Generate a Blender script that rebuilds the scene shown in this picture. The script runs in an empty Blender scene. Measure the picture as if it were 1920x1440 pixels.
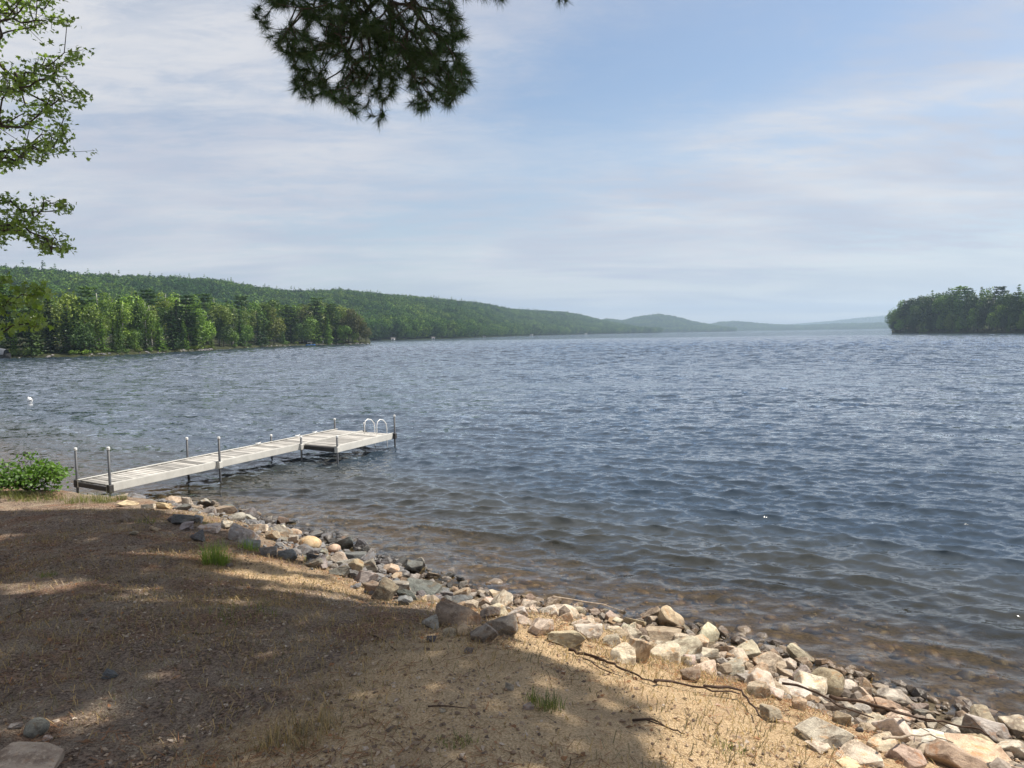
import bpy, bmesh, math, random
import numpy as np
from mathutils import Vector, Matrix, noise as mnoise

random.seed(7)
rng = np.random.default_rng(7)
SC = bpy.context.scene
COL = SC.collection
R = math.radians

# ------------------------------------------------------------------ camera
EYE = 3.4                      # height of the lens above the lake
FPX = 1423.0                   # focal length in pixels of a 1920 wide picture
PITCH = math.atan(94 / FPX)
ROLL = math.atan(0.0147)
cF = np.array([0, math.cos(PITCH), -math.sin(PITCH)])
_U0 = np.array([0, math.sin(PITCH), math.cos(PITCH)])
_R0 = np.array([1.0, 0, 0])
cR = math.cos(ROLL) * _R0 - math.sin(ROLL) * _U0
cU = math.cos(ROLL) * _U0 + math.sin(ROLL) * _R0
cam = bpy.data.objects.new('camera', bpy.data.cameras.new('camera'))
COL.objects.link(cam)
cam.matrix_world = Matrix(((cR[0], cU[0], -cF[0], 0), (cR[1], cU[1], -cF[1], 0), (cR[2], cU[2], -cF[2], EYE), (0, 0, 0, 1)))
cam.data.sensor_width = 36
cam.data.lens = FPX / 1920 * 36
cam.data.clip_start = 0.05
cam.data.clip_end = 30000
SC.camera = cam
SC.render.resolution_x, SC.render.resolution_y = 1024, 768

# ------------------------------------------------------------------ light
SUN_AZ, SUN_EL = R(68), R(57)          # azimuth measured from the view direction to the right
to_sun = Vector((math.sin(SUN_AZ) * math.cos(SUN_EL), math.cos(SUN_AZ) * math.cos(SUN_EL), math.sin(SUN_EL)))
sun = bpy.data.objects.new('sun', bpy.data.lights.new('sun', 'SUN'))
COL.objects.link(sun)
sun.rotation_euler = to_sun.to_track_quat('Z', 'Y').to_euler()
sun.data.energy = 5.0
sun.data.angle = R(0.55)
sun.data.color = (1.0, 0.93, 0.82)

SC.view_settings.view_transform = 'Standard'
SC.view_settings.look = 'None'
SC.view_settings.gamma = 1
SC.view_settings.use_curve_mapping = False
SC.view_settings.exposure = 0.5
SC.cycles.use_denoising = True
SC.cycles.max_bounces = 6
SC.cycles.diffuse_bounces = 3
SC.cycles.glossy_bounces = 3
SC.cycles.transparent_max_bounces = 10
SC.cycles.volume_bounces = 0
SC.cycles.sample_clamp_indirect = 6
SC.cycles.sample_clamp_direct = 5

world = bpy.data.worlds.new('World')
SC.world = world
world.use_nodes = True


class NT:
    """small helper for building node trees"""
    def __init__(s, tree):
        s.t = tree
        s.t.nodes.clear()

    def n(s, kind, **kw):
        nd = s.t.nodes.new(kind)
        for k, v in kw.items():
            if k == 'i':
                for kk, vv in v.items():
                    if isinstance(vv, bpy.types.NodeSocket):
                        s.t.links.new(vv, nd.inputs[kk])
                    else:
                        nd.inputs[kk].default_value = vv
            else:
                setattr(nd, k, v)
        return nd

    def math(s, op, a, b=0.0, c=None, clamp=False):
        i = {0: a, 1: b}
        if c is not None:
            i[2] = c
        return s.n('ShaderNodeMath', operation=op, use_clamp=clamp, i=i).outputs[0]

    def vmath(s, op, a, b=(0, 0, 0)):
        return s.n('ShaderNodeVectorMath', operation=op, i={0: a, 1: b})

    def mix(s, f, a, b, blend='MIX'):
        m = s.n('ShaderNodeMix', data_type='RGBA', blend_type=blend)
        for k, v in ((0, f), (6, a), (7, b)):
            if isinstance(v, bpy.types.NodeSocket):
                s.t.links.new(v, m.inputs[k])
            else:
                if k and len(v) == 3:
                    v = (*v, 1)
                m.inputs[k].default_value = v
        return m.outputs[2]

    def noise(s, vec, scale, detail=4, rough=0.55, dist=0.0):
        return s.n('ShaderNodeTexNoise', i={'Vector': vec, 'Scale': scale, 'Detail': detail, 'Roughness': rough, 'Distortion': dist}).outputs[0]

    def rng(s, v, a, b, c=0.0, d=1.0, smooth=True):
        return s.n('ShaderNodeMapRange', interpolation_type='SMOOTHSTEP' if smooth else 'LINEAR',
                   i={0: v, 1: a, 2: b, 3: c, 4: d}).outputs[0]


def build_world():
    w = NT(world.node_tree)
    sky = w.n('ShaderNodeTexSky', sky_type='NISHITA', sun_disc=False, sun_elevation=SUN_EL, sun_rotation=SUN_AZ,
              altitude=300, air_density=1.1, dust_density=1.2, ozone_density=1.6)
    tc = w.n('ShaderNodeTexCoord').outputs['Generated']
    sep = w.n('ShaderNodeSeparateXYZ', i={0: tc})
    z = w.math('MAXIMUM', sep.outputs[2], 0.0)
    den = w.math('ADD', z, 0.11)
    px = w.math('DIVIDE', sep.outputs[0], den)
    py = w.math('DIVIDE', sep.outputs[1], den)
    pv = w.n('ShaderNodeCombineXYZ', i={0: px, 1: py, 2: 0.0}).outputs[0]
    # large veils, stretched into bands that run from the near left to the far right
    mp = w.n('ShaderNodeMapping', i={'Vector': pv, 'Location': (3.1, 1.35, 0), 'Rotation': (0, 0, R(-28)), 'Scale': (0.34, 0.62, 1)}).outputs[0]
    big = w.noise(mp, 1.0, 4, 0.5, 0.35)
    mp2 = w.n('ShaderNodeMapping', i={'Vector': pv, 'Location': (0.4, 7.7, 0), 'Rotation': (0, 0, R(-20)), 'Scale': (1.0, 1.9, 1)}).outputs[0]
    mid = w.noise(mp2, 1.1, 8, 0.66, 0.5)
    fine = w.noise(w.n('ShaderNodeMapping', i={'Vector': pv, 'Rotation': (0, 0, R(-24)), 'Scale': (0.7, 1.6, 1)}).outputs[0], 5.0, 8, 0.68, 0.35)
    cov = w.math('MULTIPLY_ADD', big, 0.75, w.math('MULTIPLY_ADD', mid, 0.38, w.math('MULTIPLY', fine, 0.32)))
    veil = w.rng(cov, 0.52, 0.76)
    veil = w.math('MULTIPLY_ADD', veil, 0.60, 0.38)
    veil = w.math('MULTIPLY', veil, w.rng(fine, 0.38, 0.60, 0.80, 1.0))
    low = w.rng(sep.outputs[2], 0.0, 0.28, 1.0, 0.0)
    veil = w.math('MAXIMUM', veil, w.math('MULTIPLY', low, 0.85))
    # a clear lane through the cloud sheet, running up to the right
    lane = w.math('ADD', w.math('MULTIPLY', w.math('SUBTRACT', px, 0.63), -0.916), w.math('MULTIPLY', w.math('SUBTRACT', py, 3.09), -0.40))
    lane = w.math('ADD', lane, w.math('MULTIPLY', w.math('SUBTRACT', mid, 0.5), 0.9))
    lane = w.math('MULTIPLY', w.rng(lane, -0.08, 0.34), w.rng(lane, 0.62, 1.35, 1.0, 0.0))
    lane = w.math('MULTIPLY', lane, w.rng(sep.outputs[2], 0.13, 0.30, 0.25, 1.0))
    mott = w.rng(w.noise(pv, 3.6, 6, 0.65, 0.4), 0.50, 0.72, 0.30, 1.0)
    veil = w.math('MULTIPLY', veil, w.math('SUBTRACT', 1.0, w.math('MULTIPLY', lane, w.math('SUBTRACT', 1.0, w.math('MULTIPLY', mott, 0.40)))))
    # the cloud sheet is brighter where it is thin and grey where it is thick
    shade = w.noise(mp2, 0.7, 5, 0.55, 0.4)
    ccol = w.mix(w.rng(shade, 0.35, 0.68), CLOUD_A, CLOUD_B)
    out = w.mix(veil, sky.outputs[0], ccol)
    bg = w.n('ShaderNodeBackground', i={'Color': out, 'Strength': 0.09})
    w.t.links.new(bg.outputs[0], w.n('ShaderNodeOutputWorld').inputs[0])


CLOUD_A, CLOUD_B = (4.35, 4.6, 5.4), (6.0, 6.0, 6.2)
build_world()

# ------------------------------------------------------------------ general helpers
def at(x, y, z=0.0):
    """the point at height z that lies behind a pixel of the 1920 x 1440 photograph"""
    d = cF + cR * (x - 960) / FPX + cU * (720 - y) / FPX
    t = (z - EYE) / d[2]
    return np.array([0, 0, EYE]) + t * d


def at_y(x, y, Y):
    d = cF + cR * (x - 960) / FPX + cU * (720 - y) / FPX
    return np.array([0, 0, EYE]) + Y / d[1] * d


def horizon(x):
    return 626 - (x - 960) * 0.0147


def proj(P):
    P = np.asarray(P, float) - np.array([0, 0, EYE])
    return 960 + FPX * (P @ cR) / (P @ cF), 720 - FPX * (P @ cU) / (P @ cF)


def make_mesh(name, V, faces, mats=(), smooth=False, mat_idx=None):
    """faces: (n,k) array of equal-sided polygons or a list of such arrays"""
    me = bpy.data.meshes.new(name)
    V = np.asarray(V, dtype=np.float32)
    if not isinstance(faces, list) or (len(faces) and isinstance(faces[0], tuple)):
        faces = [faces]
    faces = [np.asarray(f, dtype=np.int32) for f in faces if len(f)]
    me.vertices.add(len(V))
    me.vertices.foreach_set('co', V.ravel())
    nl = sum(f.size for f in faces)
    npoly = sum(len(f) for f in faces)
    me.loops.add(nl)
    me.polygons.add(npoly)
    me.loops.foreach_set('vertex_index', np.concatenate([f.ravel() for f in faces]))
    starts, s = [], 0
    for f in faces:
        starts.append(s + np.arange(len(f)) * f.shape[1])
        s += f.size
    me.polygons.foreach_set('loop_start', np.concatenate(starts).astype(np.int32))
    for m in mats if isinstance(mats, (list, tuple)) else [mats]:
        me.materials.append(m)
    if mat_idx is not None:
        me.polygons.foreach_set('material_index', np.asarray(mat_idx, dtype=np.int32))
    me.polygons.foreach_set('use_smooth', np.full(npoly, smooth))
    me.update(calc_edges=True)
    me.validate()
    return me


def link(name, data, parent=None, loc=None, **props):
    o = bpy.data.objects.new(name, data)
    COL.objects.link(o)
    if parent is not None:
        o.parent = parent
    if loc is not None:
        o.location = loc
    for k, v in props.items():
        o[k] = v
    return o


THINGS = []


def thing(name, label, cat, loc=(0, 0, 0), rz=0.0, group=None, data=None):
    o = link(name, data, loc=tuple(float(c) for c in loc))
    o.rotation_euler = (0, 0, rz)
    o['label'] = label
    o['category'] = cat
    if group:
        o['group'] = group
    THINGS.append(o)
    return o


class MB:
    """collects boxes, tubes and free polygons into one mesh"""
    def __init__(s):
        s.v, s.f3, s.f4 = [], [], []
        s.n = 0

    def add(s, V, f4=(), f3=()):
        V = np.asarray(V, float).reshape(-1, 3)
        s.v.append(V)
        if len(f4):
            s.f4.append(np.asarray(f4, int) + s.n)
        if len(f3):
            s.f3.append(np.asarray(f3, int) + s.n)
        s.n += len(V)
        return s

    def box(s, c, size, ax=None, bev=0.0):
        hx, hy, hz = (k / 2 for k in size)
        A = np.eye(3) if ax is None else np.asarray(ax, float)     # rows = local axes
        V = np.array([(x, y, z) for z in (-hz, hz) for y in (-hy, hy) for x in (-hx, hx)])
        if bev:
            # an eight-sided outline instead of a square one: chamfer the four long (local x) edges
            b = bev
            ring = [(-hy + b, -hz), (hy - b, -hz), (hy, -hz + b), (hy, hz - b), (hy - b, hz), (-hy + b, hz), (-hy, hz - b), (-hy, -hz + b)]
            V = np.array([(x, y, z) for x in (-hx, hx) for (y, z) in ring])
            f4 = [(i, (i + 1) % 8, 8 + (i + 1) % 8, 8 + i) for i in range(8)]
            f4 += [(8, 9, 10, 15), (15, 10, 11, 14), (14, 11, 12, 13), (1, 0, 7, 2), (2, 7, 6, 3), (3, 6, 5, 4)]
            f4 = [tuple(reversed(q)) if k < 8 else q for k, q in enumerate(f4)]
            f4 = [tuple(reversed(q)) for q in f4]
            return s.add(V @ A + np.asarray(c), f4)
        f4 = [(0, 2, 3, 1), (4, 5, 7, 6), (0, 1, 5, 4), (2, 6, 7, 3), (0, 4, 6, 2), (1, 3, 7, 5)]
        return s.add(V @ A + np.asarray(c), f4)

    def tube(s, pts, rad, sides=8, cap=True):
        P = np.asarray(pts, float)
        n = len(P)
        rad = np.full(n, rad) if np.isscalar(rad) else np.asarray(rad, float)
        T = np.gradient(P, axis=0)
        T /= np.linalg.norm(T, axis=1, keepdims=True) + 1e-9
        up = np.array([0, 0, 1.0]) if abs(T[0, 2]) < 0.9 else np.array([1.0, 0, 0])
        N = np.cross(T[0], up)
        N /= np.linalg.norm(N)
        V = []
        a = np.arange(sides) / sides * 2 * np.pi
        for i in range(n):
            N = N - T[i] * (N @ T[i])
            N /= np.linalg.norm(N) + 1e-9
            B = np.cross(T[i], N)
            V.append(P[i] + rad[i] * (np.outer(np.cos(a), N) + np.outer(np.sin(a), B)))
        V = np.concatenate(V)
        f4 = [(i * sides + j, i * sides + (j + 1) % sides, (i + 1) * sides + (j + 1) % sides, (i + 1) * sides + j)
              for i in range(n - 1) for j in range(sides)]
        f3 = []
        if cap:
            V = np.concatenate([V, P[:1], P[-1:]])
            k = n * sides
            f3 = [(k, (j + 1) % sides, j) for j in range(sides)]
            o = (n - 1) * sides
            f3 += [(k + 1, o + j, o + (j + 1) % sides) for j in range(sides)]
        return s.add(V, f4, f3)

    def mesh(s, name, mat, smooth=False):
        fs = []
        if s.f4:
            fs.append(np.concatenate(s.f4))
        if s.f3:
            fs.append(np.concatenate(s.f3))
        return make_mesh(name, np.concatenate(s.v), fs, mat, smooth)

    def build(s, name, mat, parent=None, smooth=False, **props):
        return link(name, s.mesh(name, mat, smooth), parent, **props)


def rot_frames(n, tilt=None, rg=rng):
    """n random rotation matrices (rows are local axes); tilt limits the lean of the local z axis"""
    az = rg.uniform(0, 2 * np.pi, n)
    if tilt is None:
        q = rg.normal(size=(n, 4))
        q /= np.linalg.norm(q, axis=1, keepdims=True)
        w, x, y, z = q.T
        return np.stack([np.stack([1 - 2 * (y * y + z * z), 2 * (x * y - z * w), 2 * (x * z + y * w)], -1),
                         np.stack([2 * (x * y + z * w), 1 - 2 * (x * x + z * z), 2 * (y * z - x * w)], -1),
                         np.stack([2 * (x * z - y * w), 2 * (y * z + x * w), 1 - 2 * (x * x + y * y)], -1)], 1)
    zv = np.stack([rg.normal(0, tilt, n), rg.normal(0, tilt, n), np.ones(n)], -1)
    return frames_from(zv, az)


def frames_from(zv, az):
    """rotation matrices whose local z points along zv, spun by az"""
    zv = zv / (np.linalg.norm(zv, axis=1, keepdims=True) + 1e-9)
    ref = np.where(np.abs(zv[:, 2:3]) < 0.95, np.array([[0, 0, 1.0]]), np.array([[1.0, 0, 0]]))
    xv = np.cross(ref, zv)
    xv /= np.linalg.norm(xv, axis=1, keepdims=True) + 1e-9
    yv = np.cross(zv, xv)
    c, s = np.cos(az)[:, None], np.sin(az)[:, None]
    return np.stack([xv * c + yv * s, -xv * s + yv * c, zv], 1)


def scatter(tv, tf, pos, rot, scl):
    """copies of a small template (tv verts, tf faces) as one big vertex and face array"""
    tv = np.asarray(tv, float)
    tf = np.asarray(tf, int)
    n = len(pos)
    scl = np.asarray(scl, float)
    if scl.ndim == 1:
        scl = np.repeat(scl[:, None], 3, 1)
    L = tv[None] * scl[:, None, :]
    V = np.einsum('nki,nij->nkj', L, rot) + np.asarray(pos)[:, None, :]
    F = tf[None] + (np.arange(n) * len(tv))[:, None, None]
    return V.reshape(-1, 3), F.reshape(-1, tf.shape[1])


def smooth01(t):
    t = np.clip(t, 0, 1)
    return t * t * (3 - 2 * t)


# periodic value noise on numpy arrays
_tab = np.random.default_rng(99).uniform(-1, 1, (256, 256))


def vnoise(x, y, seed=0):
    x = np.asarray(x, float) + seed * 17.31
    y = np.asarray(y, float) + seed * 9.73
    xi, yi = np.floor(x).astype(int), np.floor(y).astype(int)
    fx, fy = x - xi, y - yi
    fx, fy = fx * fx * (3 - 2 * fx), fy * fy * (3 - 2 * fy)
    g = lambda a, b: _tab[a & 255, b & 255]
    return (g(xi, yi) * (1 - fx) + g(xi + 1, yi) * fx) * (1 - fy) + (g(xi, yi + 1) * (1 - fx) + g(xi + 1, yi + 1) * fx) * fy


def fbm(x, y, oct=4, seed=0, gain=0.5):
    a, s = 1.0, 0.0
    for k in range(oct):
        s = s + a * vnoise(x * 2 ** k, y * 2 ** k, seed + k)
        a *= gain
    return s


# ------------------------------------------------------------------ materials
def new_mat(name):
    m = bpy.data.materials.new(name)
    m.use_nodes = True
    return m, NT(m.node_tree)


def finish(nt, shader, disp=None):
    nt.t.links.new(shader, nt.n('ShaderNodeOutputMaterial').inputs[0])


def principled(nt, **kw):
    return nt.n('ShaderNodeBsdfPrincipled', i={k.replace('_', ' '): v for k, v in kw.items()})


def bump(nt, h, strength=0.5, dist=0.02):
    return nt.n('ShaderNodeBump', i={'Height': h, 'Strength': strength, 'Distance': dist}).outputs[0]


def mat_ground():
    m, w = new_mat('ground_soil')
    pos = w.n('ShaderNodeNewGeometry').outputs['Position']
    sand = w.n('ShaderNodeAttribute', attribute_name='sand').outputs['Fac']
    n1 = w.noise(pos, 0.55, 5, 0.6, 0.4)
    n2 = w.noise(pos, 2.3, 6, 0.65, 0.6)
    n3 = w.noise(pos, 19, 6, 0.7)
    n4 = w.noise(pos, 85, 3, 0.6)
    n5 = w.noise(pos, 240, 2, 0.5)
    n6 = w.noise(pos, 42, 4, 0.7)
    soil = w.mix(w.rng(n6, 0.36, 0.64), (0.105, 0.070, 0.050), (0.42, 0.315, 0.235))
    straw = w.mix(w.rng(n4, 0.38, 0.62), (0.20, 0.14, 0.095), (0.56, 0.45, 0.33))
    red = w.mix(w.rng(n6, 0.38, 0.62), (0.14, 0.066, 0.040), (0.42, 0.25, 0.155))
    c = w.mix(w.rng(n2, 0.42, 0.62), soil, straw)
    c = w.mix(w.math('MULTIPLY', w.rng(w.noise(pos, 1.4, 5, 0.6, 0.8), 0.46, 0.64), 0.8), c, red)
    sandc = w.mix(w.rng(n4, 0.36, 0.64), (0.55, 0.37, 0.20), (0.90, 0.68, 0.42))
    sandc = w.mix(w.math('MULTIPLY', w.rng(n2, 0.5, 0.7), 0.55), sandc, (0.46, 0.31, 0.19))
    sf = w.math('MULTIPLY_ADD', w.math('SUBTRACT', n2, 0.5), 0.9, sand)
    c = w.mix(w.rng(sf, 0.3, 0.72), c, sandc)
    # grey stony speckle and dark crumbs
    c = w.mix(w.math('MULTIPLY', w.rng(n5, 0.6, 0.72), 0.55), c, (0.52, 0.45, 0.38))
    c = w.mix(w.math('MULTIPLY', w.rng(n5, 0.40, 0.30), 0.6), c, (0.055, 0.036, 0.026))
    # under water and at the wet line: brown silt between the stones
    zz = w.n('ShaderNodeSeparateXYZ', i={0: pos}).outputs[2]
    wet = w.rng(zz, 0.10, -0.02)
    bed = w.mix(w.rng(n2, 0.35, 0.65), (0.14, 0.11, 0.065), (0.30, 0.245, 0.155))
    bed = w.mix(w.rng(n3, 0.45, 0.6), bed, (0.10, 0.075, 0.045))
    c = w.mix(wet, c, bed)
    c = w.mix(w.rng(zz, -0.5, -2.4), c, (0.035, 0.04, 0.03))  # bed colour darkens with depth, standing in for light lost in the water
    h = w.math('MULTIPLY_ADD', n6, 0.7, w.math('MULTIPLY_ADD', n4, 0.5, w.math('MULTIPLY', n5, 0.3)))
    p = principled(w, Base_Color=c, Roughness=0.95, Normal=bump(w, h, 1.0, 0.05))
    p.inputs['Specular IOR Level'].default_value = 0.2
    finish(w, p.outputs[0])
    return m


def mat_rock(name='rock', wet=False):
    """stone tinted by the object's own colour"""
    m, w = new_mat(name)
    oi = w.n('ShaderNodeObjectInfo')
    tc = w.n('ShaderNodeTexCoord').outputs['Object']
    off = w.n('ShaderNodeVectorMath', operation='ADD', i={0: tc, 1: w.n('ShaderNodeCombineXYZ', i={0: w.math('MULTIPLY', oi.outputs['Random'], 37.0), 1: w.math('MULTIPLY', oi.outputs['Random'], 91.0), 2: 0.0}).outputs[0]}).outputs[0]
    n1 = w.noise(off, 1.6, 6, 0.62, 0.6)
    n2 = w.noise(off, 7, 6, 0.7)
    n3 = w.noise(off, 34, 3, 0.65)
    base = oi.outputs['Color']
    dk = w.mix(1.0, base, (0.50, 0.45, 0.42), 'MULTIPLY')
    lt = w.mix(1.0, base, (1.25, 1.24, 1.2), 'MULTIPLY')
    c = w.mix(w.rng(n1, 0.36, 0.60), dk, base)
    c = w.mix(w.rng(n2, 0.45, 0.70), c, lt)
    rust = w.mix(1.0, base, (1.0, 0.62, 0.34), 'MULTIPLY')
    c = w.mix(w.math('MULTIPLY', w.rng(w.noise(off, 2.6, 4, 0.6, 0.9), 0.55, 0.68), 0.6), c, rust)
    c = w.mix(w.math('MULTIPLY', w.rng(n3, 0.62, 0.70), 0.6), c, (0.62, 0.58, 0.52))
    c = w.mix(w.math('MULTIPLY', w.rng(n3, 0.40, 0.32), 0.6), c, (0.05, 0.045, 0.042))
    # stone darkens where the lake keeps it wet
    pz = w.n('ShaderNodeSeparateXYZ', i={0: w.n('ShaderNodeNewGeometry').outputs['Position']}).outputs[2]
    wn = w.math('MULTIPLY_ADD', n1, 0.10, pz)
    wetf = w.rng(wn, 0.19, 0.10)
    c = w.mix(w.math('MULTIPLY', wetf, 0.75), c, w.mix(1.0, c, (0.30, 0.26, 0.22), 'MULTIPLY'))
    ro = w.math('MULTIPLY_ADD', wetf, -0.6, 0.85)
    h = w.math('MULTIPLY_ADD', n2, 0.7, w.math('MULTIPLY', n3, 0.3))
    p = principled(w, Base_Color=c, Roughness=ro, Normal=bump(w, h, 0.55, 0.06))
    p.inputs['Specular IOR Level'].default_value = 0.3
    finish(w, p.outputs[0])
    return m


def mat_stones():
    """small stones of one heap, each its own tint"""
    m, w = new_mat('small_stone')
    geo = w.n('ShaderNodeNewGeometry')
    r = geo.outputs['Random Per Island']
    pos = geo.outputs['Position']
    ramp = w.n('ShaderNodeValToRGB', i={0: r})
    e = ramp.color_ramp.elements
    e[0].color, e[0].position = (0.42, 0.33, 0.23, 1), 0
    e[1].color, e[1].position = (0.16, 0.15, 0.14, 1), 1
    for p_, c_ in ((0.2, (0.50, 0.43, 0.34)), (0.4, (0.36, 0.24, 0.14)), (0.6, (0.40, 0.37, 0.33)), (0.8, (0.22, 0.17, 0.13))):
        el = e.new(p_)
        el.color = (*c_, 1)
    n = w.noise(pos, 40, 5, 0.65)
    c = w.mix(w.rng(n, 0.3, 0.7), w.mix(1.0, ramp.outputs[0], (0.62, 0.58, 0.55), 'MULTIPLY'), ramp.outputs[0])
    sp_ = w.n('ShaderNodeSeparateXYZ', i={0: pos})
    pz = sp_.outputs[2]
    # grey trap rock along the left part of the bank, pale granite along the right
    c = w.mix(w.rng(sp_.outputs[0], -0.4, -1.8), c, w.mix(1.0, w.mix(0.6, c, (0.30, 0.30, 0.30)), (0.66, 0.68, 0.72), 'MULTIPLY'))
    wetf = w.rng(pz, 0.09, 0.03)
    c = w.mix(w.math('MULTIPLY', wetf, 0.7), c, w.mix(1.0, c, (0.32, 0.27, 0.22), 'MULTIPLY'))
    p = principled(w, Base_Color=c, Roughness=w.math('MULTIPLY_ADD', wetf, -0.62, 0.85), Normal=bump(w, n, 0.5, 0.02))
    p.inputs['Specular IOR Level'].default_value = 0.3
    finish(w, p.outputs[0])
    return m


def mat_water():
    m, w = new_mat('lake_water')
    geo = w.n('ShaderNodeNewGeometry')
    pos = geo.outputs['Position']
    depth = w.n('ShaderNodeAttribute', attribute_name='depth').outputs['Fac']
    chop = w.n('ShaderNodeAttribute', attribute_name='chop').outputs['Fac']
    mp = w.n('ShaderNodeMapping', i={'Vector': pos, 'Rotation': (0, 0, R(20)), 'Scale': (0.5, 1.0, 1)}).outputs[0]
    half = (0.5, 0.5, 0.5)
    big = w.n('ShaderNodeTexNoise', i={'Vector': mp, 'Scale': 1.5, 'Detail': 4, 'Roughness': 0.62, 'Distortion': 0.4}).outputs[1]
    fin = w.n('ShaderNodeTexNoise', i={'Vector': mp, 'Scale': 9.0, 'Detail': 3, 'Roughness': 0.6, 'Distortion': 0.3}).outputs[1]
    sl = w.vmath('SUBTRACT', big, half).outputs[0]
    sl = w.n('ShaderNodeVectorMath', operation='SCALE', i={0: sl, 3: w.math('MULTIPLY', chop, 5.2)}).outputs[0]
    s2 = w.n('ShaderNodeVectorMath', operation='SCALE', i={0: w.vmath('SUBTRACT', fin, half).outputs[0], 3: w.math('MULTIPLY_ADD', chop, 1.4, 0.72)}).outputs[0]
    sl = w.vmath('MULTIPLY', w.vmath('ADD', sl, s2).outputs[0], (1, 1, 0)).outputs[0]
    nrm = w.vmath('NORMALIZE', w.vmath('ADD', geo.outputs['Normal'], sl).outputs[0]).outputs[0]
    fr = w.n('ShaderNodeFresnel', i={'IOR': 1.333, 'Normal': nrm}).outputs[0]
    gl = w.n('ShaderNodeBsdfGlossy', i={'Color': (0.97, 0.98, 1, 1), 'Roughness': 0.035, 'Normal': nrm})
    # tea-coloured clear water over the shallow bed, turning into dark blue body colour with depth
    tint = w.n('ShaderNodeBsdfTransparent', i={'Color': (0.80, 0.70, 0.50, 1)})
    body = w.n('ShaderNodeBsdfDiffuse', i={'Color': w.mix(w.rng(depth, 0.15, 1.3), (0.078, 0.078, 0.063), (0.030, 0.046, 0.066)), 'Normal': nrm})
    murk = w.rng(depth, 0.0, 1.15, 0.14, 1.0)
    under = w.n('ShaderNodeMixShader', i={0: murk, 1: tint.outputs[0], 2: body.outputs[0]})
    out = w.n('ShaderNodeMixShader', i={0: fr, 1: under.outputs[0], 2: gl.outputs[0]})
    finish(w, out.outputs[0])
    return m


def mat_plain(name, col, rough=0.6, metal=0.0, var=0.25, scale=6.0, spec=0.4, bmp=0.15, objcol=False):
    m, w = new_mat(name)
    tc = w.n('ShaderNodeTexCoord').outputs['Object']
    oi = w.n('ShaderNodeObjectInfo')
    v = w.vmath('ADD', tc, w.n('ShaderNodeCombineXYZ', i={0: w.math('MULTIPLY', oi.outputs['Random'], 53.0), 1: 0.0, 2: 0.0}).outputs[0]).outputs[0]
    n = w.noise(v, scale, 5, 0.65, 0.3)
    base = oi.outputs['Color'] if objcol else None
    if base is None:
        rgb = w.n('ShaderNodeRGB')
        rgb.outputs[0].default_value = (*col, 1)
        base = rgb.outputs[0]
    c = w.mix(w.rng(n, 0.3, 0.7), w.mix(1.0, base, (1 - var,) * 3, 'MULTIPLY'), base)
    p = principled(w, Base_Color=c, Roughness=rough, Metallic=metal, Normal=bump(w, n, bmp, 0.01))
    p.inputs['Specular IOR Level'].default_value = spec
    finish(w, p.outputs[0])
    return m


def mat_plank():
    m, w = new_mat('weathered_deck')
    tc = w.n('ShaderNodeTexCoord').outputs['Object']
    oi = w.n('ShaderNodeObjectInfo')
    v = w.vmath('ADD', tc, w.n('ShaderNodeCombineXYZ', i={0: w.math('MULTIPLY', oi.outputs['Random'], 53.0), 1: 0.0, 2: 0.0}).outputs[0]).outputs[0]
    mp = w.n('ShaderNodeMapping', i={'Vector': v, 'Scale': (2.0, 40, 40)}).outputs[0]
    g = w.noise(mp, 1.0, 6, 0.7, 0.3)
    n = w.noise(v, 3.0, 4, 0.6)
    c = w.mix(w.rng(g, 0.3, 0.7), (0.27, 0.255, 0.23), (0.60, 0.575, 0.53))
    c = w.mix(w.math('MULTIPLY', w.rng(n, 0.5, 0.75), 0.4), c, (0.33, 0.29, 0.24))
    k = w.math('MULTIPLY_ADD', oi.outputs['Random'], 0.8, 0.48)
    c = w.mix(1.0, c, w.n('ShaderNodeCombineXYZ', i={0: k, 1: k, 2: k}).outputs[0], 'MULTIPLY')
    p = principled(w, Base_Color=c, Roughness=0.8, Normal=bump(w, g, 0.3, 0.006))
    finish(w, p.outputs[0])
    return m


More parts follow.
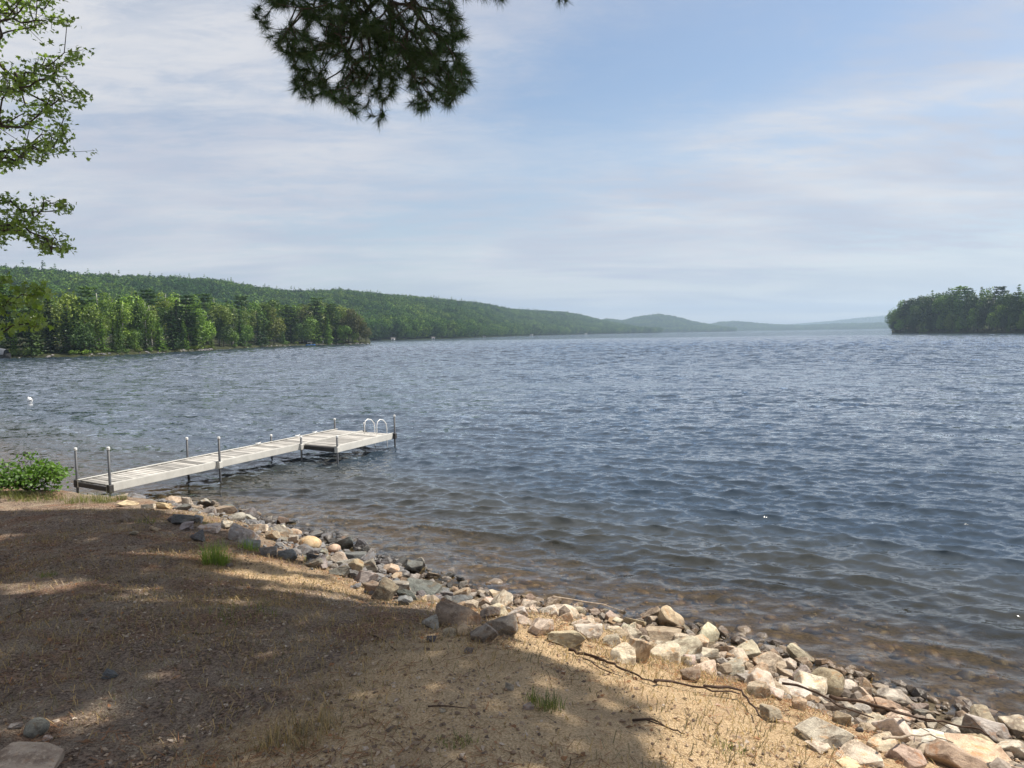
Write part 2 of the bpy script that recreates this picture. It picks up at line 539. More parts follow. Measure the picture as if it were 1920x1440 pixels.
def mat_leaf(name, col=None, trans=0.4, var=0.45, gloss=0.06, rough=0.45, inst=None):
    """leaf faces: every face is an island with its own value; col None takes the object's colour"""
    m, w = new_mat(name)
    geo = w.n('ShaderNodeNewGeometry')
    oi = w.n('ShaderNodeObjectInfo')
    r = geo.outputs['Random Per Island']
    if inst:
        ramp = w.n('ShaderNodeValToRGB', i={0: oi.outputs['Random']})
        e = ramp.color_ramp.elements
        e[0].position, e[0].color = 0.0, (*inst[0], 1)
        e[1].position, e[1].color = 1.0, (*inst[-1], 1)
        for k, c_ in enumerate(inst[1:-1]):
            el = e.new((k + 1) / (len(inst) - 1))
            el.color = (*c_, 1)
        # stands of one kind grow together: broad patches lighter or darker, warmer or cooler
        loc = oi.outputs['Location']
        pt = w.rng(w.noise(loc, 0.016, 4, 0.6), 0.36, 0.64)
        base = w.mix(1.0, ramp.outputs[0], w.mix(pt, (0.55, 0.66, 0.72), (1.30, 1.18, 0.95)), 'MULTIPLY')
    elif col is None:
        base = oi.outputs['Color']
    else:
        rgb = w.n('ShaderNodeRGB')
        rgb.outputs[0].default_value = (*col, 1)
        base = rgb.outputs[0]
    lo = w.mix(1.0, base, (1 - var, 1 - var * 0.85, 1 - var * 0.9), 'MULTIPLY')
    hi = w.mix(1.0, base, (1 + var * 0.8, 1 + var * 0.6, 1 + var * 0.1), 'MULTIPLY')
    c = w.mix(r, lo, hi)
    d = w.n('ShaderNodeBsdfDiffuse', i={'Color': c})
    t = w.n('ShaderNodeBsdfTranslucent', i={'Color': w.mix(1.0, c, (1.25, 1.35, 0.7), 'MULTIPLY')})
    s = w.n('ShaderNodeMixShader', i={0: trans, 1: d.outputs[0], 2: t.outputs[0]})
    g = w.n('ShaderNodeBsdfGlossy', i={'Color': (1, 1, 1, 1), 'Roughness': rough})
    o = w.n('ShaderNodeMixShader', i={0: gloss, 1: s.outputs[0], 2: g.outputs[0]})
    finish(w, o.outputs[0])
    return m


def mat_bark(name, a, b, scale=(6, 6, 1.2)):
    m, w = new_mat(name)
    tc = w.n('ShaderNodeTexCoord').outputs['Object']
    mp = w.n('ShaderNodeMapping', i={'Vector': tc, 'Scale': scale}).outputs[0]
    n = w.noise(mp, 2.5, 6, 0.7, 0.6)
    p = principled(w, Base_Color=w.mix(w.rng(n, 0.35, 0.65), a, b), Roughness=0.9, Normal=bump(w, n, 0.7, 0.03))
    finish(w, p.outputs[0])
    return m


def mat_gravel():
    m, w = new_mat('gravel')
    r = w.n('ShaderNodeNewGeometry').outputs['Random Per Island']
    ramp = w.n('ShaderNodeValToRGB', i={0: r})
    e = ramp.color_ramp.elements
    e[0].color, e[0].position = (0.20, 0.14, 0.095, 1), 0
    e[1].color, e[1].position = (0.50, 0.42, 0.34, 1), 1
    for p_, c_ in ((0.25, (0.34, 0.24, 0.16)), (0.5, (0.12, 0.09, 0.07)), (0.75, (0.40, 0.30, 0.21))):
        e.new(p_).color = (*c_, 1)
    p = principled(w, Base_Color=ramp.outputs[0], Roughness=0.9)
    p.inputs['Specular IOR Level'].default_value = 0.2
    finish(w, p.outputs[0])
    return m


M = dict(
    ground=mat_ground(), gravel=mat_gravel(), rock=mat_rock(), stones=mat_stones(), water=mat_water(), plank=mat_plank(),
    alu=mat_plain('dull_aluminium', (0.60, 0.585, 0.54), 0.55, 0.0, 0.18, 3.0),
    post=mat_plain('galvanised_post', (0.085, 0.09, 0.10), 0.5, 0.0, 0.35, 9.0),
    dark=mat_plain('dark_frame', (0.045, 0.042, 0.04), 0.7, 0.0, 0.4),
    white=mat_plain('white_paint', (0.80, 0.80, 0.78), 0.45, 0.0, 0.08),
    blue=mat_plain('blue_paint', (0.05, 0.22, 0.55), 0.4, 0.0, 0.2),
    grey=mat_plain('grey_cover', (0.10, 0.11, 0.13), 0.7, 0.0, 0.3),
    roof=mat_plain('grey_roof', (0.14, 0.13, 0.13), 0.8, 0.0, 0.3),
    wood=mat_plain('driftwood', (0.2, 0.15, 0.1), 0.85, 0.0, 0.5, 14.0, 0.2, 0.6, objcol=True),
    hill=mat_plain('forest_floor', (0.035, 0.05, 0.02), 0.95, 0.0, 0.5, 0.02, 0.1, 0.0),
    bank=mat_plain('bank_soil', (0.045, 0.05, 0.022), 0.95, 0.0, 0.55, 0.5, 0.1, 0.2),
    bed=mat_plain('lake_silt', (0.03, 0.03, 0.025), 0.95, 0.0, 0.4, 0.4, 0.1, 0.0),
    crown=mat_leaf('tree_foliage', None, 0.22, 0.58, 0.02),
    maple=mat_leaf('maple_leaf', (0.17, 0.25, 0.055), 0.55, 0.42, 0.05, 0.42),
    shrub=mat_leaf('shrub_leaf', (0.09, 0.185, 0.026), 0.42, 0.45, 0.025, 0.5),
    needle=mat_leaf('pine_needle', (0.032, 0.072, 0.021), 0.25, 0.45, 0.04, 0.4),
    grasso=mat_leaf('olive_grass', (0.17, 0.19, 0.06), 0.3, 0.5, 0.03),
    grassg=mat_leaf('green_grass', (0.22, 0.31, 0.06), 0.4, 0.4, 0.04),
    grassd=mat_leaf('dry_grass', (0.34, 0.25, 0.145), 0.25, 0.55, 0.03),
    litter=mat_leaf('fallen_needle', (0.25, 0.13, 0.075), 0.1, 0.6, 0.03),
    bark=mat_bark('grey_brown_bark', (0.025, 0.020, 0.016), (0.085, 0.066, 0.052)),
    birch=mat_bark('white_birch_bark', (0.20, 0.18, 0.16), (0.70, 0.67, 0.60), (3, 3, 9)),
    forest=mat_leaf('hillside_foliage', None, 0.15, 0.6, 0.0, 0.5,
                    [(0.022, 0.052, 0.024), (0.060, 0.130, 0.036), (0.095, 0.180, 0.044), (0.042, 0.095, 0.032), (0.125, 0.205, 0.055), (0.030, 0.068, 0.030)]),
)

# ------------------------------------------------------------------ near bank: shape of the ground
SHORE = np.array([(26, -14), (15, -5.5), (9, 1.2), (6.2, 4.1), (4.35, 6.0), (3.72, 6.60), (3.22, 7.08), (2.62, 7.75), (1.94, 8.32), (1.3, 8.72), (0.54, 9.08),
                  (-0.17, 9.42), (-0.98, 10.1), (-1.74, 10.85), (-3.0, 12.25), (-4.0, 13.35), (-4.95, 14.05), (-5.95, 14.85),
                  (-7.0, 15.45), (-8.3, 15.7), (-9.6, 16.2), (-11.5, 17.6), (-15, 21), (-22, 27), (-40, 42)], float)


def shore_dist(X, Y):
    """signed distance to the waterline, positive on land"""
    X, Y = np.asarray(X, float), np.asarray(Y, float)
    best = np.full(X.shape, 1e9)
    sg = np.ones(X.shape)
    for a, b in zip(SHORE[:-1], SHORE[1:]):
        e = b - a
        t = np.clip(((X - a[0]) * e[0] + (Y - a[1]) * e[1]) / (e @ e), 0, 1)
        dx, dy = X - (a[0] + t * e[0]), Y - (a[1] + t * e[1])
        d = np.hypot(dx, dy)
        side = e[0] * dy - e[1] * dx       # land is on the left of the line walked from right to left
        m = d < best
        best = np.where(m, d, best)
        sg = np.where(m, np.where(side > 0, 1.0, -1.0), sg)
    return best * sg


def band_w(X):
    """width of the stone band along the water"""
    return np.interp(X, [-10, -7, -4, -1.5, 0.5, 2, 4], [0.9, 1.1, 1.25, 1.8, 1.6, 1.9, 2.4])


def ground_h(X, Y, s=None):
    X, Y = np.asarray(X, float), np.asarray(Y, float)
    if s is None:
        s = shore_dist(X, Y)
    w = band_w(X)
    hb = np.interp(X, [-9, -6, -2, 1], [0.36, 0.42, 0.55, 0.60])
    top = np.interp(X, [-12, -8, -4, 0], [0.75, 0.80, 1.45, 1.95])
    up = hb * smooth01(np.clip(s / w, 0, 1) * 0.5 + 0.0) * 2.0 * 0.5 + hb * 0.5 * np.clip(s / w, 0, 1)
    land = hb + (top - hb) * (1 - np.exp(-np.clip(s - w, 0, None) / 3.2))
    z = np.where(s > w, land, up)
    dn = np.clip(-s, 0, None)
    bed = -(0.13 * dn + 0.012 * dn ** 2)
    z = np.where(s < 0, np.maximum(bed, -4.6), z)
    amp = np.where(s > 0, 1.0, 0.6)
    z = z + amp * (0.05 * fbm(X * 0.7, Y * 0.7, 3, 1) + 0.018 * fbm(X * 3.1, Y * 3.1, 3, 5) + 0.008 * fbm(X * 13, Y * 13, 2, 9)) * smooth01((np.abs(s)) / 0.6)
    return z


def gh(x, y):
    return float(ground_h(np.array([x]), np.array([y]))[0])


def on_ground(px, py, lift=0.0):
    """the point of the bank behind a pixel"""
    d = cF + cR * (px - 960) / FPX + cU * (720 - py) / FPX
    t = np.linspace(2.0, 30.0, 2801)
    P = np.array([0, 0, EYE]) + t[:, None] * d
    g = np.maximum(ground_h(P[:, 0], P[:, 1]), 0.0) + lift
    k = np.argmax(P[:, 2] <= g)
    return P[k] if P[k, 2] <= g[k] else P[-1]


def axis_pts(lo, hi, flo, fhi, fine, coarse):
    a = np.arange(flo, fhi, fine)
    l, x, st = [], flo, fine
    while x > lo:
        st = min(st * 1.12, coarse)
        x -= st
        l.append(x)
    r, x, st = [], a[-1], fine
    while x < hi:
        st = min(st * 1.12, coarse)
        x += st
        r.append(x)
    return np.array(l[::-1] + list(a) + r)


gx = axis_pts(-45, 45, -10.0, 5.2, 0.05, 2.0)
gy = axis_pts(-30, 60, 2.6, 15.5, 0.05, 2.0)
GX, GY = np.meshgrid(gx, gy)
GS = shore_dist(GX, GY)
GZ = ground_h(GX, GY, GS)
nx, ny = len(gx), len(gy)
idx = np.arange(nx * ny).reshape(ny, nx)
gq = np.stack([idx[:-1, :-1], idx[:-1, 1:], idx[1:, 1:], idx[1:, :-1]], -1).reshape(-1, 4)
gme = make_mesh('ground', np.stack([GX, GY, GZ], -1).reshape(-1, 3), gq, M['ground'], True)
sandv = np.clip(0.78 - 0.5 * np.clip(-(GX + 0.35 - 0.42 * (GY - 5)) / 0.9, -0.6, 3), 0, 1)
sandv = np.maximum(sandv, 0.72 * np.exp(-(((GX + 2.6) / 1.5) ** 2 + ((GY - 8.2) / 0.9) ** 2)))
sandv = np.where(GS < band_w(GX) * 0.9, np.minimum(sandv, 0.05), sandv)  # dark soil in the stone band puts the shade of the gaps into the colour
a_ = gme.attributes.new('sand', 'FLOAT', 'POINT')
a_.data.foreach_set('value', sandv.astype(np.float32).ravel())
link('ground', gme, kind='structure')

# wide lake bed under everything
bv = [(-6900, -500, -4.9), (6900, -500, -4.9), (6900, 6900, -4.9), (-6900, 6900, -4.9)]
link('lake_bed', make_mesh('lake_bed', bv, [(0, 1, 2, 3)], M['bed']), kind='structure')

# ------------------------------------------------------------------ the lake
def build_lake():
    th = np.concatenate([np.linspace(-88, -40, 40, endpoint=False), np.linspace(-40, 40, 500), np.linspace(40, 88, 41)[1:]])
    th = np.radians(th)
    rows = [3.2]
    while rows[-1] < 7600:
        d = rows[-1]
        px = d * d / (EYE * 759)
        rows.append(d + (max(0.045, min(0.55 * px, 0.26 if d < 90 else 0.26 + (d - 90) * 0.0024 if d < 430 else 1.07 + (d - 430) * 0.08))) if d < 900 else d * 1.22)
    d = np.array(rows)
    D, T = np.meshgrid(d, th, indexing='ij')
    X, Y = D * np.sin(T), D * np.cos(T)
    step = np.maximum(np.gradient(d)[:, None] * np.ones_like(T), D * np.radians(0.16) * 0.7)
    s = shore_dist(np.clip(X, -60, 60), np.clip(Y, -20, 80))
    s = np.where((np.abs(X) > 60) | (Y > 80), -60, s)
    depth = -ground_h(np.clip(X, -44, 44), np.clip(Y, -25, 58), np.clip(s, -60, 60))
    depth = np.where((np.abs(X) > 42) | (Y > 56), 4.6, depth)
    calm = 0.50 + 0.50 * smooth01(depth / 0.5)
    dx, dy, dz = np.zeros_like(X), np.zeros_like(X), np.zeros_like(X)
    rg = np.random.default_rng(21)
    # gust patches roughen some stretches more than others
    fetch = 1.0 + 3.6 * smooth01((D - 25) / 160)         # longer waves build up out on the open lake
    gust = 0.88 + 0.62 * fbm(X / 22 + 0.2 * Y / 10, Y / 9, 4, 31)
    gust = np.clip(gust, 0.35, 1.7)
    N = 96
    lost = np.zeros_like(X)
    lam = np.exp(np.linspace(math.log(0.14), math.log(4.6), N)) * rg.uniform(0.9, 1.1, N)
    for L in lam:
        k = 2 * np.pi / L
        spread = 0.42 if L > 0.9 else 0.72
        a = R(250) + rg.normal(0, spread)               # waves run to the viewer and a little to the left
        if L < 0.5:
            a += 0.2
        slope = 0.030 * math.exp(-(math.log(L / 0.58) / 0.72) ** 2) + (0.019 if L < 0.5 else 0.006) + 0.008 * math.exp(-(math.log(L / 1.5) / 0.35) ** 2)
        amp = slope / k
        fade = smooth01((L / step - 1.5) / 1.8)
        ph = rg.uniform(0, 2 * np.pi)
        c, sn = math.cos(a), math.sin(a)
        q = k * (c * X + sn * Y) + ph + 0.55 * vnoise(X / (3.5 * L), Y / (3.5 * L), int(L * 100) % 50)
        lost += (1 - fade) * slope ** 2 * 0.5
        A = amp * fade * (gust if L < 1.4 else fetch) * calm
        dz += A * np.cos(q)
        dx -= 1.25 * A * c * np.sin(q)
        dy -= 1.25 * A * sn * np.sin(q)
    V = np.stack([X + dx, Y + dy, dz], -1)
    n, m_ = V.shape[:2]
    ix = np.arange(n * m_).reshape(n, m_)
    f = np.stack([ix[:-1, :-1], ix[1:, :-1], ix[1:, 1:], ix[:-1, 1:]], -1).reshape(-1, 4)
    f = f[:, ::-1]
    # leave out what lies deep under the land
    keep = (depth.reshape(-1)[f] > -0.45).any(1)
    f = f[keep]
    me = make_mesh('lake_water', V.reshape(-1, 3), f, M['water'], True)
    at_ = me.attributes.new('depth', 'FLOAT', 'POINT')
    at_.data.foreach_set('value', np.clip(depth, 0, 10).astype(np.float32).ravel())
    at_ = me.attributes.new('chop', 'FLOAT', 'POINT')
    at_.data.foreach_set('value', (np.sqrt(lost) * gust).astype(np.float32).ravel())
    return link('lake_water', me, kind='structure')


build_lake()

# ------------------------------------------------------------------ hills across the lake
CARD = np.array([(-0.5, 0, 0), (0.02, -0.34, 0.07), (0.5, 0, -0.02), (-0.03, 0.34, 0.07)])
CARDF = np.array([(0, 1, 2, 3)])


def dec_crown(seed, n, rx=0.27, rz=0.45, cz=0.52, size=(0.030, 0.060), lobes=18, lobe=(0.12, 0.20)):
    rg = np.random.default_rng(seed)
    d = rg.normal(size=(lobes, 3))
    d /= np.linalg.norm(d, axis=1, keepdims=True)
    c = d * np.array([rx, rx, rz]) * rg.uniform(0.35, 0.80, (lobes, 1))
    c[:, 2] = np.maximum(c[:, 2], -rz * 0.75)
    r = rg.uniform(*lobe, lobes) * (1.0 - 0.25 * np.clip(c[:, 2] / rz, 0, 1))
    k = rg.choice(lobes, n, p=r ** 2 / (r ** 2).sum())
    v = rg.normal(size=(n, 3))
    v /= np.linalg.norm(v, axis=1, keepdims=True)
    pos = c[k] + v * (r[k] * rg.uniform(0.55, 1.06, n) ** 0.7)[:, None] + np.array([0, 0, cz])
    zv = v + rg.normal(0, 0.55, (n, 3)) + np.array([0, 0, 0.45])
    return scatter(CARD, CARDF, pos, frames_from(zv, rg.uniform(0, 6.28, n)), rg.uniform(*size, n))


def spruce_crown(seed, layers=26, per=11, rad=0.20, low=0.02, size=0.070, steps=5, droop=0.35):
    rg = np.random.default_rng(seed)
    P, Z, S, A = [], [], [], []
    for i in range(layers):
        t = (i + rg.uniform(-0.3, 0.3)) / layers
        z = low + (0.99 - low) * t
        R_ = rad * (1 - t) ** 0.85 * rg.uniform(0.8, 1.12) + 0.012
        off = rg.uniform(0, 6.28)
        for j in range(max(4, int(per * (1 - 0.5 * t)))):
            a = off + j / per * 6.28 * 1.02 + rg.normal(0, 0.2)
            L = R_ * rg.uniform(0.7, 1.15)
            for q in range(steps):
                u = (q + rg.uniform(0.3, 1.0)) / steps
                rr = L * u
                P.append((rr * math.cos(a) + rg.normal(0, 0.008), rr * math.sin(a) + rg.normal(0, 0.008), z - droop * rr * u + 0.01 * rg.normal()))
                Z.append((math.cos(a) * 0.35 + rg.normal(0, 0.3), math.sin(a) * 0.35 + rg.normal(0, 0.3), 1.0))
                S.append((size * rg.uniform(0.7, 1.2) * (1.1 - 0.45 * u) * (0.55 + 0.45 * (1 - t)),) * 3)
                A.append(rg.uniform(0, 6.28))
    return scatter(CARD, CARDF, np.array(P), frames_from(np.array(Z), np.array(A)), np.array(S))


def pine_crown(seed, layers=16, rad=0.26, low=0.05, size=0.062, per=7):
    rg = np.random.default_rng(seed)
    P, Z, S = [], [], []
    for i in range(layers):
        t = (i + rg.uniform(-0.35, 0.35)) / layers
        z = low + (0.95 - low) * t
        R_ = rad * (math.sin(math.pi * min(0.97, 0.24 + 0.64 * t)) ** 0.7) * rg.uniform(0.75, 1.15)
        off = rg.uniform(0, 6.28)
        for j in range(per):
            a = off + j / per * 6.28 + rg.normal(0, 0.3)
            L = R_ * rg.uniform(0.5, 1.15)
            for q in range(16):
                u = rg.uniform(0.22, 1.0) ** 0.7
                rr = L * u
                sp = 0.10 * L * (0.4 + u)
                P.append((rr * math.cos(a) + rg.normal(0, sp), rr * math.sin(a) + rg.normal(0, sp), z + 0.16 * rr + rg.normal(0, 0.008)))
                Z.append((rg.normal(0, 0.38), rg.normal(0, 0.38), 1.0))
                S.append((size * rg.uniform(0.6, 1.15),) * 3)
    return scatter(CARD, CARDF, np.array(P), frames_from(np.array(Z), rg.uniform(0, 6.28, len(P))), np.array(S))


def trunk_mb(seed, r=0.014, top=0.9, limbs=7, lo=0.3, lean=0.02):
    rg = np.random.default_rng(seed)
    mb = MB()
    t = np.linspace(0, 1, 8)
    b = rg.normal(0, lean, 2)
    P = np.stack([b[0] * t ** 2 + 0.006 * np.sin(t * 7), b[1] * t ** 2 + 0.006 * np.cos(t * 6), t * top - 0.02], -1)
    mb.tube(P, r * (1.15 - 0.95 * t), 6)
    for k in range(limbs):
        u = rg.uniform(lo, 0.85)
        p0 = np.array([np.interp(u, t, P[:, c]) for c in range(3)])
        a = rg.uniform(0, 6.28)
        L = 0.22 * (1.1 - u)
        d = np.array([math.cos(a), math.sin(a), rg.uniform(0.5, 1.1)])
        mb.tube([p0, p0 + d * L * 0.5, p0 + d * L + np.array([0, 0, 0.03])], [r * 0.45 * (1.1 - u), r * 0.3 * (1.1 - u), r * 0.1], 4)
    return mb


lib = bpy.data.collections.new('forest_kinds')       # shapes for the hillside woods, not linked to the scene


def lib_tree(name, vf):
    o = bpy.data.objects.new(name, make_mesh(name, vf[0], vf[1], M['forest']))
    lib.objects.link(o)


for k in range(4):
    lib_tree('leafy_kind', dec_crown(300 + k, 340, 0.30, 0.40, 0.52, (0.06, 0.11), 7, (0.15, 0.24)))
lib_tree('conifer_kind', spruce_crown(310, 13, 6, 0.20, 0.08, 0.10, 3))
lib_tree('conifer_kind', dec_crown(311, 380, 0.16, 0.46, 0.50, (0.05, 0.09), 13, (0.10, 0.16)))

fg = bpy.data.node_groups.new('woods', 'GeometryNodeTree')
fg.interface.new_socket('Geometry', in_out='INPUT', socket_type='NodeSocketGeometry')
fg.interface.new_socket('Geometry', in_out='OUTPUT', socket_type='NodeSocketGeometry')
_i, _o = fg.nodes.new('NodeGroupInput'), fg.nodes.new('NodeGroupOutput')
_ip = fg.nodes.new('GeometryNodeInstanceOnPoints')
_ci = fg.nodes.new('GeometryNodeCollectionInfo')
_ci.inputs[0].default_value = lib
_ci.inputs[1].default_value = True
_ci.inputs[2].default_value = True
_ar = fg.nodes.new('GeometryNodeInputNamedAttribute')
_ar.data_type = 'FLOAT_VECTOR'
_ar.inputs[0].default_value = 'spin'
_as = fg.nodes.new('GeometryNodeInputNamedAttribute')
_as.data_type = 'FLOAT_VECTOR'
_as.inputs[0].default_value = 'size'
_ak = fg.nodes.new('GeometryNodeInputNamedAttribute')
_ak.data_type = 'INT'
_ak.inputs[0].default_value = 'pick'
fg.links.new(_i.outputs[0], _ip.inputs['Points'])
fg.links.new(_ci.outputs[0], _ip.inputs['Instance'])
_ip.inputs['Pick Instance'].default_value = True
fg.links.new(_ak.outputs[0], _ip.inputs['Instance Index'])
fg.links.new(_ar.outputs[0], _ip.inputs['Rotation'])
fg.links.new(_as.outputs[0], _ip.inputs['Scale'])
fg.links.new(_ip.outputs[0], _o.inputs[0])


def woods(name, P, heights, seed, conifer=0.13):
    rg = np.random.default_rng(seed)
    me = bpy.data.meshes.new(name)
    me.vertices.add(len(P))
    me.vertices.foreach_set('co', np.asarray(P, np.float32).ravel())
    n = len(P)
    a = me.attributes.new('spin', 'FLOAT_VECTOR', 'POINT')
    a.data.foreach_set('vector', np.stack([rg.normal(0, 0.05, n), rg.normal(0, 0.05, n), rg.uniform(0, 6.28, n)], -1).astype(np.float32).ravel())
    a = me.attributes.new('size', 'FLOAT_VECTOR', 'POINT')
    w = heights * rg.uniform(0.85, 1.35, n)
    a.data.foreach_set('vector', np.stack([w, w, heights], -1).astype(np.float32).ravel())
    a = me.attributes.new('pick', 'INT', 'POINT')
    names = sorted((o.name for o in lib.objects))
    con = [i for i, nm in enumerate(names) if nm.startswith('conifer')]
    lea = [i for i, nm in enumerate(names) if nm.startswith('leafy')]
    pk = np.where(rg.uniform(size=n) < conifer, rg.choice(con, n), rg.choice(lea, n))
    a.data.foreach_set('value', pk.astype(np.int32))
    heights = np.where((pk == con[0]) | (pk == con[1]), heights * rg.uniform(1.0, 1.28, n), heights)
    w = np.where((pk == con[0]) | (pk == con[1]), heights * 0.85, w)
    me.attributes['size'].data.foreach_set('vector', np.stack([w, w, heights], -1).astype(np.float32).ravel())
    o = link(name, me, kind='stuff')
    o.modifiers.new('woods', 'NODES').node_group = fg
    return o


def hill(name, ctrl, n_trees, seed, tree=13.0, step=8.0):
    """ctrl rows: photo column, skyline row, distance of the shore, distance of the ridge"""
    C = np.array(ctrl, float)
    rg = np.random.default_rng(seed)

    def surf(x, t):
        top = np.interp(x, C[:, 0], C[:, 1])
        y0 = np.interp(x, C[:, 0], C[:, 2])
        y1 = np.interp(x, C[:, 0], C[:, 3])
        zr = np.maximum(EYE + (horizon(x) - top) / FPX * y1 - tree, 0.3)
        Y = y0 + (y1 - y0) * t
        X = (x - 960) / FPX * Y
        tt = np.clip(t, 0, 1)
        up = zr * (0.30 * tt + 0.70 * np.sin(tt * np.pi / 2) ** 1.6)
        down = zr * (1 - 0.5 * np.clip(t - 1, 0, 2) ** 1.5)
        z = np.where(t <= 1, up, down)
        z = z + 0.06 * zr * fbm(X / 120, Y / 120, 3, seed) * np.sin(np.clip(t, 0, 1) * np.pi)
        z = np.where(t < 0, -3.0 * np.clip(-t * 60, 0, 1), np.maximum(z, 0.4))
        return X, Y, z

    xs = np.arange(C[0, 0], C[-1, 0] + 1, step)
    ts = np.concatenate([[-0.02, -0.004, 0.0], np.linspace(0.02, 1.0, 24), [1.1, 1.3, 1.6]])
    T, X_ = np.meshgrid(ts, xs, indexing='ij')
    X, Y, Z = surf(X_, T)
    n, m_ = X.shape
    ix = np.arange(n * m_).reshape(n, m_)
    f = np.stack([ix[:-1, :-1], ix[:-1, 1:], ix[1:, 1:], ix[1:, :-1]], -1).reshape(-1, 4)
    link(name, make_mesh(name, np.stack([X, Y, Z], -1).reshape(-1, 3), f, M['hill'], True), kind='structure')
    # trees: even per ground area
    k = n_trees * 3
    x = rg.uniform(C[0, 0], C[-1, 0], k)
    t = rg.uniform(0.0, 1.06, k)
    X, Y, Z = surf(x, t)
    wgt = Y * (np.interp(x, C[:, 0], C[:, 3]) - np.interp(x, C[:, 0], C[:, 2]))
    keep = rg.uniform(size=k) < wgt / wgt.max() * 1.4
    X, Y, Z = X[keep][:n_trees], Y[keep][:n_trees], Z[keep][:n_trees]
    h = tree * rg.uniform(0.62, 1.32, len(X))
    return woods('hillside_forest', np.stack([X, Y, Z - 0.4], -1), h, seed)


hill('hill', [(-420, 468, 350, 520), (-150, 488, 360, 560), (0, 501, 380, 620), (60, 503, 390, 640), (150, 513, 400, 670), (230, 518, 410, 700), (350, 522, 430, 770),
              (420, 528, 450, 810), (480, 539, 470, 850), (540, 546, 500, 900), (640, 545, 530, 980), (700, 550, 555, 1040), (760, 556, 575, 1120),
              (860, 565, 690, 1300), (905, 569, 840, 1450), (960, 580, 1050, 1700), (1060, 585, 1450, 2150), (1090, 590, 1600, 2250), (1130, 600, 1750, 2350),
              (1180, 609, 1900, 2450), (1215, 616, 2000, 2500), (1240, 620, 2100, 2500)], 30000, 1, 14)
hill('hill', [(1060, 606, 2700, 3300), (1100, 604, 2700, 3300), (1140, 597, 2700, 3300), (1170, 600, 2700, 3300), (1195, 593, 2700, 3300), (1235, 588, 2700, 3350), (1265, 592, 2750, 3350), (1300, 602, 2800, 3350),
              (1340, 609, 2850, 3350), (1380, 615, 2900, 3350)], 9000, 2, 14)
hill('hill', [(1290, 613, 3700, 4200), (1325, 609, 3700, 4200), (1352, 602, 3700, 4200), (1385, 601, 3700, 4200), (1412, 604, 3700, 4200), (1450, 607, 3700, 4200), (1500, 609, 3700, 4200), (1560, 606, 3600, 4100),
              (1620, 605, 3500, 4000), (1680, 603, 3400, 3900), (1760, 602, 3400, 3900), (2100, 600, 3300, 3900)], 9000, 3, 14)
hill('hill', [(1380, 612, 5200, 6200), (1440, 609, 5200, 6200), (1500, 606, 5200, 6200), (1560, 601, 5200, 6200), (1620, 594, 5200, 6200), (1655, 591, 5200, 6200), (1700, 588, 5200, 6200), (1800, 584, 5200, 6200), (1960, 590, 5000, 6000)], 6000, 4, 15)

# ------------------------------------------------------------------ wooded shores: left point and island
def shore_patch(name, ctrl, back, rise, seed):
    """ctrl: photo column, distance of the waterline"""
    C = np.array(ctrl, float)
    xs = np.arange(C[0, 0], C[-1, 0] + 0.1, 4)
    bs = np.array([-4, -1.2, -0.3, 0.3, 1.0, 2.5, 5, 9, 14, 20, 30, back])
    B, X_ = np.meshgrid(bs, xs, indexing='ij')
    endf = smooth01((C[-1, 0] - X_) / 14) if seed == 1 else smooth01((X_ - C[0, 0]) / 10)
    Y = np.interp(X_, C[:, 0], C[:, 1]) + B
    X = (X_ - 960) / FPX * Y
    z = np.interp(B, [-4, -1.2, -0.3, 0.3, 1.0, 5, back], [-1.5, -0.6, -0.12, 0.32, 0.55, 0.9, rise])
    z = np.where(z > 0, z * (0.25 + 0.75 * endf), z) + np.where(B > -0.5, 0.12, 0) * fbm(X * 0.5, Y * 0.5, 3, seed)
    n, m_ = X.shape
    ix = np.arange(n * m_).reshape(n, m_)
    f = np.stack([ix[:-1, :-1], ix[:-1, 1:], ix[1:, 1:], ix[1:, :-1]], -1).reshape(-1, 4)
    link(name, make_mesh(name, np.stack([X, Y, z], -1).reshape(-1, 3), f, M['bank'], True), kind='structure')

    def pos(x, b):
        Yp = float(np.interp(x, C[:, 0], C[:, 1])) + b
        e = float(smooth01((C[-1, 0] - x) / 14)) if seed == 1 else float(smooth01((x - C[0, 0]) / 10))
        zp = float(np.interp(b, [-4, -1.2, -0.3, 0.3, 1.0, 5, back], [-1.5, -0.6, -0.12, 0.32, 0.55, 0.9, rise])) * (0.25 + 0.75 * e)
        return np.array([(x - 960) / FPX * Yp, Yp, zp])
    return pos


left_pos = shore_patch('shore', [(-260, 130), (-100, 142), (0, 150), (100, 153), (200, 157), (300, 182), (400, 213), (480, 255), (560, 296), (640, 310), (698, 318)], 60, 4.5, 1)
isle_pos = shore_patch('island', [(1672, 520), (1700, 500), (1760, 462), (1840, 415), (1920, 372), (2080, 325)], 70, 8.0, 2)

KIND = {}


def kind(name, crowns, trunk, bark):
    KIND[name] = ([make_mesh(name + '_crown', v, f, M['crown']) for v, f in crowns], [t.mesh(name + '_trunk', bark, True) for t in trunk])


